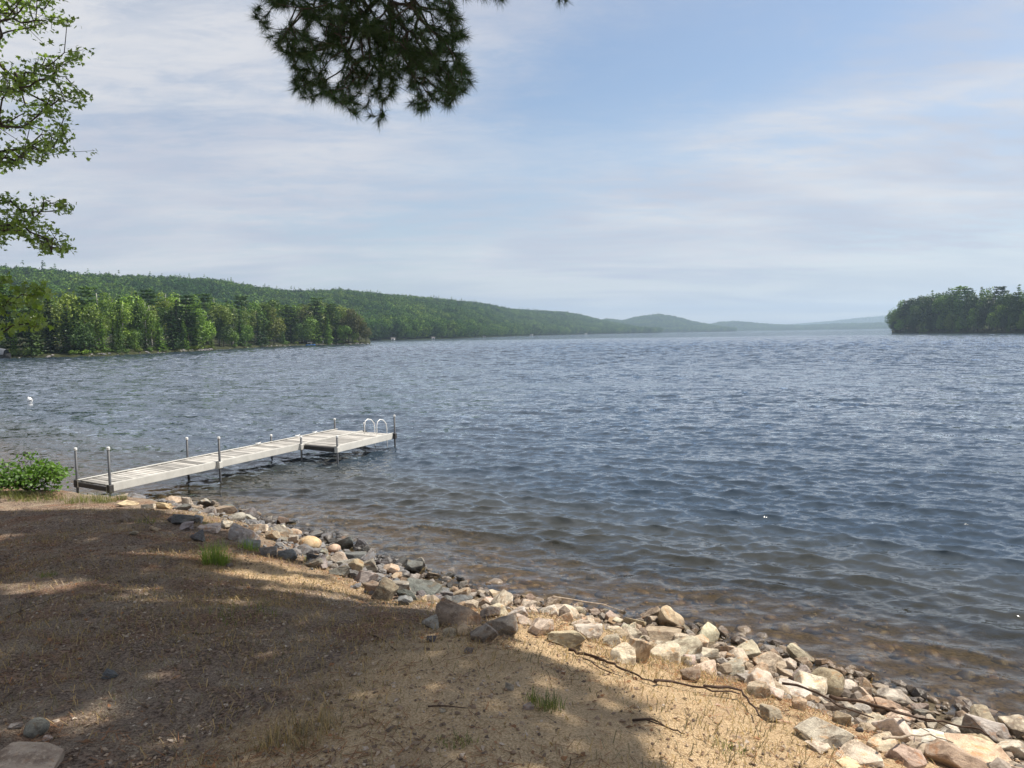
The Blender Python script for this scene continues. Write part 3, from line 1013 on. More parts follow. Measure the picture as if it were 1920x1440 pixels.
kind('leafy_tree', [dec_crown(k, 2300) for k in (11, 12, 13)] + [dec_crown(14, 2300, 0.30, 0.46, 0.48, lobes=20)], [trunk_mb(k) for k in (21, 22, 23)], M['bark'])
kind('birch_tree', [dec_crown(k, 1500, 0.21, 0.40, 0.58, (0.025, 0.045), 14, (0.09, 0.15)) for k in (31, 32)], [trunk_mb(k, 0.014, 0.92, 8, 0.35, 0.05) for k in (33, 34)], M['birch'])
kind('spruce_tree', [spruce_crown(k) for k in (41, 42)] + [spruce_crown(43, 20, 10, 0.25, 0.02, 0.085, 5, 0.2)], [trunk_mb(44, 0.012, 0.97, 0)], M['bark'])
kind('pine_tree', [pine_crown(k) for k in (51, 52)] + [pine_crown(53, 18, 0.27, 0.03, 0.060, 8)], [trunk_mb(54, 0.014, 0.84, 9, 0.2)], M['bark'])

TONE = dict(bright=(0.160, 0.255, 0.040), mid=(0.112, 0.195, 0.036), olive=(0.135, 0.185, 0.044), deep=(0.058, 0.110, 0.030), dark=(0.030, 0.060, 0.022), brown=(0.100, 0.105, 0.044), yellow=(0.165, 0.225, 0.042))
TONEW = dict(bright='bright-green', mid='mid-green', olive='olive-green', deep='deep-green', dark='dark-green', brown='brownish', yellow='yellow-green')
PLACED = []


def tree(kindname, p, h, wide, tone, rg, label, cat='tree', group=None, var=0.20, px=0.0):
    crowns, trunks = KIND[kindname]
    o = thing(kindname, label, cat, p, rg.uniform(0, 6.28), group)
    o.scale = (h * wide, h * wide, h)
    c = link('crown', crowns[int(rg.integers(len(crowns)))], o)
    k = 1 + rg.normal(0, var)
    c.color = tuple(np.clip(np.array(TONE[tone]) * k * (1 + rg.normal(0, 0.05, 3)), 0.008, 0.4)) + (1,)
    link('trunk', trunks[int(rg.integers(len(trunks)))], o)
    PLACED.append((o, px))
    return o


def wooded(pos, spec, prof, marks, rg, group, where, wide_k=1.0):
    """spec rows: column, metres behind the waterline, part of the skyline height, kind, tone, width"""
    for x, b, hf, kd, tone, wd in spec:
        if kd in ('spruce_tree', 'pine_tree') and tone in ('bright', 'olive', 'yellow'):
            tone = 'deep' if int(x * 7) % 3 else 'dark'
        p = pos(x, b)
        top = np.interp(x, prof[:, 0], prof[:, 1])
        H = (EYE + (horizon(x) - top) / FPX * p[1] - p[2]) * hf
        row = 'front-row' if b < 5 else 'middle-row' if b < 13 else 'back-row'
        mk = next(m for lim, m in marks if x <= lim)
        size = 'low' if hf < 0.55 else 'medium' if hf < 0.85 else 'tall'
        tree(kd, p, H, wd * wide_k, tone, rg, f"{size} {TONEW[tone]} {row} {kd.replace('_tree', '')} tree, {where}, {mk}", 'tree', group, px=x)


rgL = np.random.default_rng(5)
profL = np.array([(-260, 490), (0, 514), (60, 528), (110, 526), (150, 533), (200, 537), (300, 536), (355, 546), (400, 553), (450, 552), (520, 557), (560, 561), (597, 553), (625, 562), (660, 571), (680, 582), (697, 600)], float)
marksL = [(40, 'beside the grey boat'), (150, 'beside the drooping spruce'), (240, 'by the white birch trunks'), (330, 'left of the broad pine'), (420, 'around the broad pine'),
          (510, 'right of the broad pine'), (570, 'left of the blue boat'), (640, 'behind the blue boat'), (900, 'at its outer tip')]
spec = []
# trees one can pick out
spec += [(128, 4, 0.72, 'spruce_tree', 'dark', 1.35), (70, 9, 0.75, 'spruce_tree', 'dark', 1.2), (355, 5, 0.98, 'pine_tree', 'deep', 1.15), (383, 3.5, 0.80, 'leafy_tree', 'bright', 0.85),
         (190, 13, 0.98, 'birch_tree', 'mid', 1.0), (232, 7, 0.80, 'birch_tree', 'bright', 0.9), (264, 9, 0.88, 'birch_tree', 'mid', 0.95), (277, 6, 0.82, 'birch_tree', 'bright', 0.9),
         (300, 3, 0.52, 'spruce_tree', 'mid', 1.5), (255, 2.5, 0.40, 'leafy_tree', 'bright', 0.95), (215, 2.6, 0.42, 'spruce_tree', 'olive', 1.4), (422, 3.5, 0.66, 'leafy_tree', 'deep', 0.9),
         (597, 7, 1.0, 'pine_tree', 'deep', 0.85), (625, 6, 0.98, 'pine_tree', 'deep', 0.95), (655, 4, 1.0, 'leafy_tree', 'brown', 0.85), (675, 3.5, 0.98, 'leafy_tree', 'brown', 0.8), (688, 3, 0.86, 'leafy_tree', 'brown', 0.8),
         (516, 5, 0.90, 'leafy_tree', 'yellow', 0.85), (98, 5, 0.82, 'spruce_tree', 'dark', 1.2), (152, 4.5, 0.66, 'spruce_tree', 'deep', 1.25), (172, 3.5, 0.50, 'spruce_tree', 'deep', 1.4), (336, 6, 0.85, 'spruce_tree', 'dark', 1.1), (452, 5, 0.78, 'spruce_tree', 'deep', 1.15), (486, 4, 0.70, 'spruce_tree', 'dark', 1.2), (548, 6, 0.86, 'pine_tree', 'dark', 1.0), (576, 9, 0.95, 'leafy_tree', 'olive', 0.9)]
x = -120.0
while x < 690:
    Y = np.interp(x, [-260, 200, 400, 560, 698], [130, 157, 213, 296, 318])
    spec.append((x, rgL.uniform(15, 24), rgL.uniform(0.90, 1.06), rgL.choice(['leafy_tree', 'leafy_tree', 'leafy_tree', 'pine_tree', 'birch_tree']), rgL.choice(['mid', 'bright', 'mid', 'olive', 'deep']), rgL.uniform(0.8, 1.05)))
    x += 3.9 / Y * FPX * rgL.uniform(0.75, 1.2)
x = -110.0
while x < 676:
    Y = np.interp(x, [-260, 200, 400, 560, 698], [130, 157, 213, 296, 318])
    spec.append((x, rgL.uniform(7, 12), rgL.uniform(0.72, 0.93), rgL.choice(['leafy_tree', 'leafy_tree', 'spruce_tree', 'birch_tree', 'pine_tree']), rgL.choice(['mid', 'bright', 'olive', 'deep', 'dark', 'yellow']), rgL.uniform(0.8, 1.05)))
    x += 4.2 / Y * FPX * rgL.uniform(0.75, 1.25)
x = -100.0
while x < 684:
    Y = np.interp(x, [-260, 200, 400, 560, 698], [130, 157, 213, 296, 318])
    if not any(abs(x - q[0]) < 7 and q[1] < 6 for q in spec[:26]):
        spec.append((x, rgL.uniform(1.6, 4.5), rgL.uniform(0.30, 0.70), rgL.choice(['leafy_tree', 'spruce_tree', 'spruce_tree', 'leafy_tree']), rgL.choice(['mid', 'bright', 'deep', 'olive', 'dark']), rgL.uniform(0.95, 1.3)))
    x += 3.1 / Y * FPX * rgL.uniform(0.8, 1.3)
wooded(left_pos, spec, profL, marksL, rgL, 'trees on the left shore', 'left shore')

rgI = np.random.default_rng(8)
profI = np.array([(1672, 592), (1680, 566), (1692, 552), (1715, 544), (1760, 539), (1790, 529), (1815, 535), (1850, 527), (1890, 533), (1920, 525), (2080, 500)], float)
marksI = [(1700, 'at its left end'), (1745, 'a little in from its left end'), (1790, 'under its first high crown'), (1840, 'in the middle part'), (1890, 'right of the middle'), (2200, 'by the edge of view')]
spec = []
for b0, b1, f0, f1, st in ((16, 30, 0.92, 1.03, 4.6), (8, 14, 0.70, 0.90, 4.6), (1.0, 5, 0.30, 0.66, 3.2)):
    x = 1678.0
    while x < 2040:
        Y = np.interp(x, [1672, 1920, 2080], [520, 372, 325])
        spec.append((x, rgI.uniform(b0, b1), rgI.uniform(f0, f1), rgI.choice(['leafy_tree', 'leafy_tree', 'leafy_tree', 'pine_tree', 'leafy_tree', 'spruce_tree']), rgI.choice(['deep', 'mid', 'dark', 'deep', 'dark']), rgI.uniform(0.75, 1.0)))
        x += st / Y * FPX * rgI.uniform(0.8, 1.25)
wooded(isle_pos, spec, profI, marksI, rgI, 'trees on the island', 'island', 1.05)
# the tall pine past the right edge, one long bough of which reaches into view
p = isle_pos(1948, 12)
o = tree('pine_tree', p, 33, 0.85, 'dark', rgI, 'tall dark pine topping the island with boughs reaching in at the right edge', 'tree', 'trees on the island', px=1948)

# low shrubs along the left waterline
SHR = [make_mesh('foliage', *dec_crown(k, 420, 0.5, 0.30, 0.42, (0.09, 0.17), 8, (0.2, 0.34)), M['crown']) for k in (61, 62, 63)]
for k, (x, b, h, wd, tone) in enumerate([(28, 1.6, 2.0, 2.2, 'yellow'), (52, 1.4, 2.3, 2.0, 'yellow'), (70, 1.5, 1.6, 1.7, 'bright'), (140, 1.2, 1.3, 2.2, 'bright'), (165, 1.2, 1.2, 2.4, 'bright'), (186, 1.1, 1.0, 2.0, 'olive'),
                                         (240, 1.2, 1.2, 2.0, 'mid'), (262, 1.3, 1.4, 2.2, 'olive'), (283, 1.2, 1.3, 2.0, 'mid'), (366, 1.2, 1.5, 2.6, 'yellow'), (390, 1.2, 1.4, 3.0, 'yellow'), (440, 1.3, 1.4, 2.6, 'mid'),
                                         (470, 1.3, 1.2, 2.4, 'deep'), (540, 1.6, 1.8, 3.2, 'mid'), (556, 1.6, 1.6, 2.6, 'olive'), (640, 1.5, 1.8, 3.4, 'mid'), (668, 1.4, 1.6, 3.0, 'olive')]):
    p = left_pos(x, b)
    mk = next(m for lim, m in marksL if x <= lim)
    o = thing('shrub', f'low {TONEW[tone]} shrub on the waterline of the left shore {mk}', 'shrub', p - np.array([0, 0, 0.15]), rgL.uniform(0, 6), 'shrubs along the left shore')
    o.scale = (wd, wd * 0.8, h)
    c = link('foliage', SHR[k % 3], o)
    c.color = tuple(np.array(TONE[tone]) * rgL.uniform(0.9, 1.2)) + (1,)
    PLACED.append((o, x))

# pale stones and bleached roots on the far waterlines, too small to pick apart
ico_bm = bmesh.new()
bmesh.ops.create_icosphere(ico_bm, subdivisions=1, radius=1)
ICO = np.array([v.co for v in ico_bm.verts])
ICOF = np.array([[v.index for v in f.verts] for f in ico_bm.faces])
ico_bm.free()
pts, sc = [], []
for _ in range(300):
    x = rgL.uniform(-60, 692)
    dens = 1.0 if 340 < x < 400 or 520 < x < 560 or 640 < x < 692 else 0.18
    if rgL.uniform() > dens:
        continue
    p = left_pos(x, rgL.uniform(-0.35, 0.7))
    pts.append(p + np.array([0, 0, 0.05]))
    s_ = rgL.uniform(0.12, 0.38)
    sc.append((s_ * 1.5, s_ * 1.2, s_ * 0.7))
v_, f_ = scatter(ICO * (1 + rgL.normal(0, 0.12, ICO.shape)), ICOF, np.array(pts), rot_frames(len(pts), 0.3, rgL), np.array(sc))
link('shore_stones', make_mesh('shore_stones', v_, f_, M['stones']), kind='stuff')

# ------------------------------------------------------------------ small far things on the shores
def hull_mesh(L, W, H, mat):
    """a small open boat: pointed bow, flat stern"""
    t = np.linspace(0, 1, 9)
    wv = W / 2 * np.sqrt(np.clip(1 - (t ** 2.6), 0, 1)) * 0.98 + 0.02
    V = []
    for u, w_ in zip(t, wv):
        zt = H * (1 + 0.25 * u * u)
        for yy, zz in ((-w_, zt), (-w_ * 0.72, 0.1), (0, 0), (w_ * 0.72, 0.1), (w_, zt), (w_ * 0.85, zt * 0.86), (0, 0.35 * H), (-w_ * 0.85, zt * 0.86)):
            V.append((u * L - L / 2, yy, zz))
    f = [(i * 8 + j, i * 8 + (j + 1) % 8, i * 8 + 8 + (j + 1) % 8, i * 8 + 8 + j) for i in range(8) for j in range(8)]
    return MB().add(V, f + [(0, 1, 2, 3), (0, 3, 4, 7)])


bp = left_pos(584, -2.2)
b = thing('boat', 'small blue boat with a white canopy moored below the tall pine on the left shore', 'boat', (bp[0], bp[1], -0.05), R(12))
b.scale = (0.65, 0.65, 0.65)
hull_mesh(5.6, 2.1, 0.75, M['blue']).build('hull', M['blue'], b)
MB().box((-0.4, 0, 1.95), (2.6, 1.9, 0.10), bev=0.03).build('canopy', M['white'], b)
for sx in (-1.6, 0.8):
    for sy in (-0.8, 0.8):
        MB().tube([(sx, sy, 0.6), (sx, sy, 1.92)], 0.03, 6).build('canopy_post', M['alu'], b)
MB().box((0.3, 0, 0.85), (0.5, 1.2, 0.5), bev=0.08).build('seat', M['white'], b)

wp = left_pos(600, -2.0)
d = thing('wooden_dock', 'low wooden dock beside the small blue boat on the left shore', 'dock', (wp[0], wp[1], 0), R(8))
for k in range(12):
    MB().box((0, k * 0.4 - 2.2, 0.42), (3.4, 0.36, 0.05), bev=0.01).build('plank', M['plank'], d)
for sx in (-1.5, 1.5):
    for sy in (-2.0, 2.0):
        MB().tube([(sx, sy, -1.0), (sx, sy, 0.8)], 0.08, 6).build('post', M['bark'], d)
cp = left_pos(606, 2.0)
c = thing('lawn_chair', 'white chair on the bank behind the small blue boat', 'chair', cp, R(-40))
MB().box((0, 0, 0.42), (0.75, 0.8, 0.07), bev=0.02).build('seat', M['white'], c)
MB().box((0, 0.42, 0.85), (0.75, 0.08, 0.95), bev=0.02).build('backrest', M['white'], c)
for sx in (-0.33, 0.33):
    MB().box((sx, 0, 0.62), (0.1, 0.8, 0.05), bev=0.01).build('armrest', M['white'], c)
    for sy in (-0.33, 0.33):
        MB().box((sx, sy, 0.2), (0.07, 0.07, 0.42), bev=0.01).build('leg', M['white'], c)

gp = left_pos(-8, -1.0)
g = thing('covered_boat', 'dark grey covered boat at the left edge below the shore trees', 'boat', (gp[0], gp[1], 0), R(5))
hull_mesh(6.0, 2.4, 0.85, M['dark']).build('hull', M['dark'], g)
cv = []
for u in np.linspace(-2.8, 2.2, 6):
    k = 1 - (abs(u) / 3.4) ** 2
    cv += [(u, -1.15, 0.8), (u, -0.8, 1.25 + 0.6 * k), (u, 0, 1.35 + 0.85 * k), (u, 0.8, 1.25 + 0.6 * k), (u, 1.15, 0.8)]
MB().add(cv, [(i * 5 + j, i * 5 + j + 1, i * 5 + 6 + j, i * 5 + 5 + j) for i in range(5) for j in range(4)]).build('cover', M['grey'], g, True)

for k, (x, Y, w_, h_, mk) in enumerate([(737, 562, 2.4, 1.0, 'just right of the left point'), (812, 600, 2.2, 1.0, 'on the long shore below the pale leafy slope'),
                                        (907, 860, 2.7, 1.1, 'on the long shore below the ridge'), (996, 1200, 5.0, 1.7, 'where the long shore turns darker'), (1098, 1640, 6.0, 2.0, 'near the far end of the long shore')]):
    q = at_y(x, horizon(x), Y - 2)
    h = thing('boathouse', f'tiny white boathouse at the waterline {mk}', 'boathouse', (q[0], q[1], 0.3), R(10 * k), 'white boathouses along the far shore')
    MB().box((0, 0, h_ / 2), (w_, 3.4, h_)).build('wall', M['white'], h)
    rf = [(-w_ / 2 - 0.3, -2.0, h_ - 0.1), (w_ / 2 + 0.3, -2.0, h_ - 0.1), (w_ / 2 + 0.3, 0, h_ + 0.7), (-w_ / 2 - 0.3, 0, h_ + 0.7), (w_ / 2 + 0.3, 2.0, h_ - 0.1), (-w_ / 2 - 0.3, 2.0, h_ - 0.1),
          (-w_ / 2 - 0.3, 0, h_ - 0.1), (w_ / 2 + 0.3, 0, h_ - 0.1)]
    MB().add(rf, [(0, 1, 2, 3), (3, 2, 4, 5)], [(0, 3, 6), (3, 5, 6), (1, 7, 2), (2, 7, 4)]).build('roof', M['roof'], h)
    MB().box((0, -1.72, h_ * 0.42), (w_ * 0.35, 0.06, h_ * 0.8)).build('door', M['grey'], h)

# mooring buoy
q = at(57, 752)
bu = thing('mooring_buoy', 'white mooring buoy leaning in the water at the left', 'buoy', q, 0.4)
bu.rotation_euler = (R(8), R(-24), 0.4)
bu.scale = (0.6, 0.6, 0.6)
prof = [(0.0, -0.25), (0.16, -0.22), (0.22, -0.1), (0.235, 0.05), (0.22, 0.2), (0.16, 0.32), (0.07, 0.38), (0.05, 0.44), (0.0, 0.45)]
a = np.arange(16) / 16 * 2 * np.pi
V = np.concatenate([np.stack([r_ * np.cos(a), r_ * np.sin(a), np.full(16, z_)], -1) for r_, z_ in prof])
MB().add(V, [(i * 16 + j, i * 16 + (j + 1) % 16, i * 16 + 16 + (j + 1) % 16, i * 16 + 16 + j) for i in range(8) for j in range(16)]).build('float', M['white'], bu, True)
V = np.concatenate([np.stack([1.012 * np.interp(z_, [0.05, 0.12], [0.235, 0.230]) * np.cos(a), 1.012 * np.interp(z_, [0.05, 0.12], [0.235, 0.230]) * np.sin(a), np.full(16, z_)], -1) for z_ in (0.05, 0.12)])
MB().add(V, [(j, (j + 1) % 16, 16 + (j + 1) % 16, 16 + j) for j in range(16)]).build('stripe', M['grey'], bu, True)
ring = [(0.05 * math.cos(t), 0, 0.48 + 0.05 * math.sin(t)) for t in np.linspace(0, 2 * np.pi, 11)]
MB().tube(ring, 0.012, 6).build('ring', M['post'], bu)

# ------------------------------------------------------------------ aluminium dock
DZ = 0.44
dock = thing('dock', 'long weathered aluminium dock on posts with a side platform and swim ladder', 'dock', (-8.72, 15.54, 0), R(66.4))
W = 1.13             # local x runs out into the lake, local y to the left
LEN = 8.95
SK = 0.15            # the sections are set a little askew to the run of the rails
SKA = math.atan(SK)
AXS = np.array([(math.sin(SKA), math.cos(SKA), 0), (-math.cos(SKA), math.sin(SKA), 0), (0, 0, 1)])      # rows: along a cross piece, across it, up


def sk(x, y):
    return x + SK * y



def place(src, name, loc, parent, rz=0.0):
    o = link(name, src, parent, loc)
    o.rotation_euler = (0, 0, rz)
    return o


plank_me = [MB().box((0, 0, 0), ((W - 0.09) / math.cos(SKA), 0.112, 0.032), bev=0.007).mesh('plank', M['plank']) for _ in range(1)][0]
for k in range(64):
    x = 0.09 + k * (LEN - 0.14) / 64 + 0.03
    o = place(plank_me, 'plank', (x, rng.normal(0, 0.004), DZ - 0.012 + rng.normal(0, 0.002)), dock, math.pi / 2 - SKA + R(rng.normal(0, 0.25)))
PW, PX0, PX1 = 1.24, 6.06, 8.95
pl_me = MB().box((0, 0, 0), ((PW - 0.08) / math.cos(SKA), 0.112, 0.032), bev=0.007).mesh('plank', M['plank'])
for k in range(21):
    place(pl_me, 'plank', (sk(PX0, -W / 2 - PW / 2) + 0.08 + k * (PX1 - PX0 - 0.1) / 21 + 0.03, -W / 2 - PW / 2 - 0.01 + rng.normal(0, 0.004), DZ - 0.012 + rng.normal(0, 0.002)), dock, math.pi / 2 - SKA + R(rng.normal(0, 0.25)))
for s0, s1 in ((0, 2.98), (3.0, 5.98), (6.0, LEN)):
    for sy in (-1, 1):
        mb = MB().box((sk((s0 + s1) / 2, sy * W / 2), sy * (W / 2 - 0.018), DZ - 0.055), (s1 - s0, 0.036, 0.165), bev=0.008)
        mb.box((sk((s0 + s1) / 2, sy * W / 2), sy * (W / 2 - 0.032), DZ + 0.026), (s1 - s0, 0.06, 0.012))
        mb.build('side_rail', M['alu'], dock)
    for xx in (s0 + 0.022, s1 - 0.022):
        MB().box((xx, 0, DZ - 0.075), ((W - 0.08) / math.cos(SKA), 0.036, 0.10), AXS, bev=0.008).build('cross_beam', M['dark'], dock)
MB().box((sk((PX0 + PX1) / 2, -W / 2 - PW), -W / 2 - PW + 0.006, DZ - 0.06), (PX1 - PX0, 0.036, 0.18), bev=0.008).box((sk((PX0 + PX1) / 2, -W / 2 - PW), -W / 2 - PW + 0.02, DZ + 0.029), (PX1 - PX0, 0.06, 0.012)).build('side_rail', M['alu'], dock)
for xx in (PX0 + 0.022, PX1 - 0.022):
    MB().box((sk(xx, -W / 2 - PW / 2), -W / 2 - PW / 2, DZ - 0.075), ((PW - 0.06) / math.cos(SKA), 0.036, 0.11), AXS, bev=0.008).build('cross_beam', M['dark' if xx < 7 else 'alu'], dock)


def post(x, y, top, dark=True):
    x = sk(x, y)
    o = MB().tube([(x, y, -1.1), (x, y, top - 0.03)], 0.027, 10).build('post', M['post'], dock, True)
    MB().tube([(x, y, top - 0.055), (x, y, top - 0.01), (x, y, top)], [0.034, 0.034, 0.022], 10).build('cap', M['white'], o)
    MB().box((x, y, DZ - 0.06), (0.10, 0.085, 0.16), bev=0.012).build('bracket', M['alu' if not dark else 'dark'], o)


EY = W / 2 + 0.045
post(0.03, EY, 1.14)
post(0.03, -EY, 1.24)
post(2.99, EY, 0.97)
post(2.99, -EY, 1.06, False)
post(5.99, EY, 0.66)
post(5.99, -EY + 0.02, 0.68, False)
post(8.93, EY, 0.80)
post(LEN + 0.06, -W / 2 - 0.02, 0.72)
post(PX0 + 0.04, -W / 2 - PW - 0.045, 0.76, False)
post(LEN - 0.01, -W / 2 - PW - 0.045, 1.02)
# ladder on the platform's outer end: two white hoops with rungs below
lad = link('ladder', None, dock, (SK * (-W / 2 - 0.64), 0, 0))
for y in (-W / 2 - 0.42, -W / 2 - 0.86):
    pts = [(LEN - 0.42, y, DZ + 0.01), (LEN - 0.42, y, DZ + 0.28), (LEN - 0.37, y, DZ + 0.39), (LEN - 0.24, y, DZ + 0.44), (LEN - 0.06, y, DZ + 0.40),
           (LEN + 0.09, y, DZ + 0.28), (LEN + 0.12, y, DZ + 0.1), (LEN + 0.12, y, -0.75)]
    MB().tube(pts, 0.015, 8).build('handrail', M['white'], lad, True)
for z in (0.22, -0.04, -0.32, -0.6):
    MB().box((LEN + 0.12, -W / 2 - 0.64, z), (0.09, 0.44, 0.03), bev=0.006).build('rung', M['alu'], lad)
for x, y in ((5.45, W / 2 - 0.05), (7.1, W / 2 - 0.05), (7.9, W / 2 - 0.05)):
    MB().box((x, y, DZ + 0.045), (0.06, 0.04, 0.03)).tube([(x - 0.11, y, DZ + 0.075), (x - 0.05, y, DZ + 0.062), (x + 0.05, y, DZ + 0.062), (x + 0.11, y, DZ + 0.075)], [0.008, 0.013, 0.013, 0.008], 6).build('cleat', M['white'], dock)

# ------------------------------------------------------------------ stones
def broken_stone(seed, cuts=11, flat=1.0, rough=0.022, bevel=0.05):
    """a block split by random planes, edges worn, faces roughened"""
    rg = random.Random(seed)
    bm = bmesh.new()
    bmesh.ops.create_cube(bm, size=2.0)
    for _ in range(cuts):
        n = Vector((rg.gauss(0, 1), rg.gauss(0, 1), rg.gauss(0, 1))).normalized()
        co = n * rg.uniform(0.52, 0.92)
        geom = bm.verts[:] + bm.edges[:] + bm.faces[:]
        r = bmesh.ops.bisect_plane(bm, geom=geom, plane_co=co, plane_no=n, clear_outer=True)
        e = [g for g in r['geom_cut'] if isinstance(g, bmesh.types.BMEdge)]
        if e:
            try:
                bmesh.ops.contextual_create(bm, geom=e)
            except Exception:
                pass
    bmesh.ops.remove_doubles(bm, verts=bm.verts, dist=0.06)
    bmesh.ops.bevel(bm, geom=bm.edges[:], offset=bevel, segments=1, affect='EDGES', profile=0.6)
    bmesh.ops.triangulate(bm, faces=bm.faces[:])
    for _ in range(2):
        long_e = [e for e in bm.edges if e.calc_length() > 0.42]
        if long_e:
            bmesh.ops.subdivide_edges(bm, edges=long_e, cuts=1, use_grid_fill=False)
            bmesh.ops.triangulate(bm, faces=bm.faces[:])
    off = Vector((seed * 3.7, seed * 1.3, seed * 5.1))
    for v in bm.verts:
        d_ = v.co.normalized()
        v.co += d_ * (0.10 * mnoise.fractal(v.co * 1.1 + off, 1.0, 2.0, 3) + rough * mnoise.fractal(v.co * 5 + off, 0.8, 2.0, 3))
    V = np.array([v.co for v in bm.verts])
    F = np.array([[v.index for v in f.verts] for f in bm.faces])
    bm.verts.index_update()
    V = np.array([v.co for v in bm.verts])
    F = np.array([[v.index for v in f.verts] for f in bm.faces])
    bm.free()
    lo, hi = V.min(0), V.max(0)
    V = (V - (lo + hi) / 2) / (hi - lo)          # unit box
    return V, F


def round_stone(seed):
    rg = random.Random(seed)
    bm = bmesh.new()
    bmesh.ops.create_icosphere(bm, subdivisions=3, radius=1)
    off = Vector((seed * 2.1, seed * 4.3, 0))
    for v in bm.verts:
        v.co *= 1 + 0.17 * mnoise.fractal(v.co * 0.9 + off, 1, 2, 3) + 0.012 * mnoise.fractal(v.co * 6 + off, 1, 2, 2)
    bm.verts.index_update()
    V = np.array([v.co for v in bm.verts])
    F = np.array([[v.index for v in f.verts] for f in bm.faces])
    bm.free()
    lo, hi = V.min(0), V.max(0)
    return (V - (lo + hi) / 2) / (hi - lo), F


STONE = [make_mesh('stone', *broken_stone(k, 8 + k % 6), M['rock'], False) for k in range(1, 25)]
ROUND = [make_mesh('round_stone', *round_stone(k), M['rock'], True) for k in range(1, 5)]
STONE_H = None

TINT = {'cream': (0.68, 0.59, 0.46), 'tan': (0.56, 0.44, 0.30), 'orange': (0.58, 0.41, 0.25), 'rust': (0.42, 0.265, 0.165), 'pink': (0.58, 0.49, 0.40), 'pale': (0.62, 0.555, 0.465),
        'white': (0.72, 0.68, 0.60), 'grey': (0.33, 0.30, 0.265), 'blue': (0.225, 0.235, 0.24), 'slate': (0.118, 0.12, 0.122), 'brown': (0.27, 0.205, 0.14), 'yellow': (0.64, 0.51, 0.31),
        'green': (0.225, 0.222, 0.185), 'purple': (0.24, 0.21, 0.195)}
TINTW = {'cream': 'cream', 'tan': 'tan', 'orange': 'orange', 'rust': 'rusty-red', 'pink': 'pinkish', 'pale': 'pale-grey', 'white': 'white', 'grey': 'grey', 'blue': 'blue-grey', 'slate': 'dark-slate', 'brown': 'brown',
         'yellow': 'yellowish', 'green': 'greenish-grey', 'purple': 'purplish'}
rgS = np.random.default_rng(77)
ROCKS = []           # x, y, radius, top

LANDM = [((-7.6, 15.6), 'below the near end of the dock'), ((-6.7, 14.3), 'by the upright cream stone'), ((-5.2, 12.6), 'behind the bright grass tuft'), ((-4.3, 12.0), 'around the big grey slab'),
         ((-3.2, 11.6), 'by the orange-brown stone'), ((-2.3, 10.4), 'in the dark heap'), ((-1.2, 8.9), 'by the dark flat slab'), ((-0.75, 8.0), 'around the big brown-grey boulder'),
         ((0.1, 7.9), 'right of the big brown-grey boulder'), ((0.7, 7.7), 'by the pale bleached stick'), ((1.5, 7.0), 'along the long dark stick'), ((2.2, 6.5), 'left of the round brown boulder'),
         ((2.7, 5.9), 'around the round brown boulder'), ((3.2, 5.4), 'right of the round brown boulder'), ((3.2, 4.7), 'beside the orange slab'), ((4.2, 4.9), 'near the lower right corner')]


def zone(x, y):
    s = float(shore_dist(np.array([x]), np.array([y]))[0])
    w = float(band_w(np.array([x]))[0])
    row = 'waterside' if s < 0.35 * w else 'mid-bank' if s < 0.75 * w else 'bank-top'
    mk = min(LANDM, key=lambda m: (m[0][0] - x) ** 2 + (m[0][1] - y) ** 2)[1]
    return row, mk


def stone(c, dims, tint, rz, label=None, rounded=False, tilt=0.2, shape=None, group='stones along the water', var=0.12, name='stone'):
    me = (ROUND if rounded else STONE)
    me = me[(shape if shape is not None else int(rgS.integers(len(me)))) % len(me)]
    if label is None:
        row, mk = zone(c[0], c[1])
        big = max(dims)
        sz = 'large' if big > 0.42 else 'small' if big < 0.19 else 'medium'
        sh = 'rounded' if rounded else 'flat' if dims[2] < 0.5 * min(dims[:2]) else 'long' if max(dims[:2]) > 1.6 * min(dims[:2]) else 'angular'
        label = f'{sz} {sh} {TINTW[tint]} {row} stone {mk}'
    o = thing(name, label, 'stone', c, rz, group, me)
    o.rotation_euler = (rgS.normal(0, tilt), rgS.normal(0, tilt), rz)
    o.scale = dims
    k = 1 + rgS.normal(0, var)
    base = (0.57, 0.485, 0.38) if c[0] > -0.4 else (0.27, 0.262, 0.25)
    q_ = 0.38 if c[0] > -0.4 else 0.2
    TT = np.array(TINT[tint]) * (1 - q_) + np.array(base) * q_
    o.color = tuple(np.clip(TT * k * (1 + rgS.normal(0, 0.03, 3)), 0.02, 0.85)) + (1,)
    PLACED.append((o, proj(c)[0]))
    return o


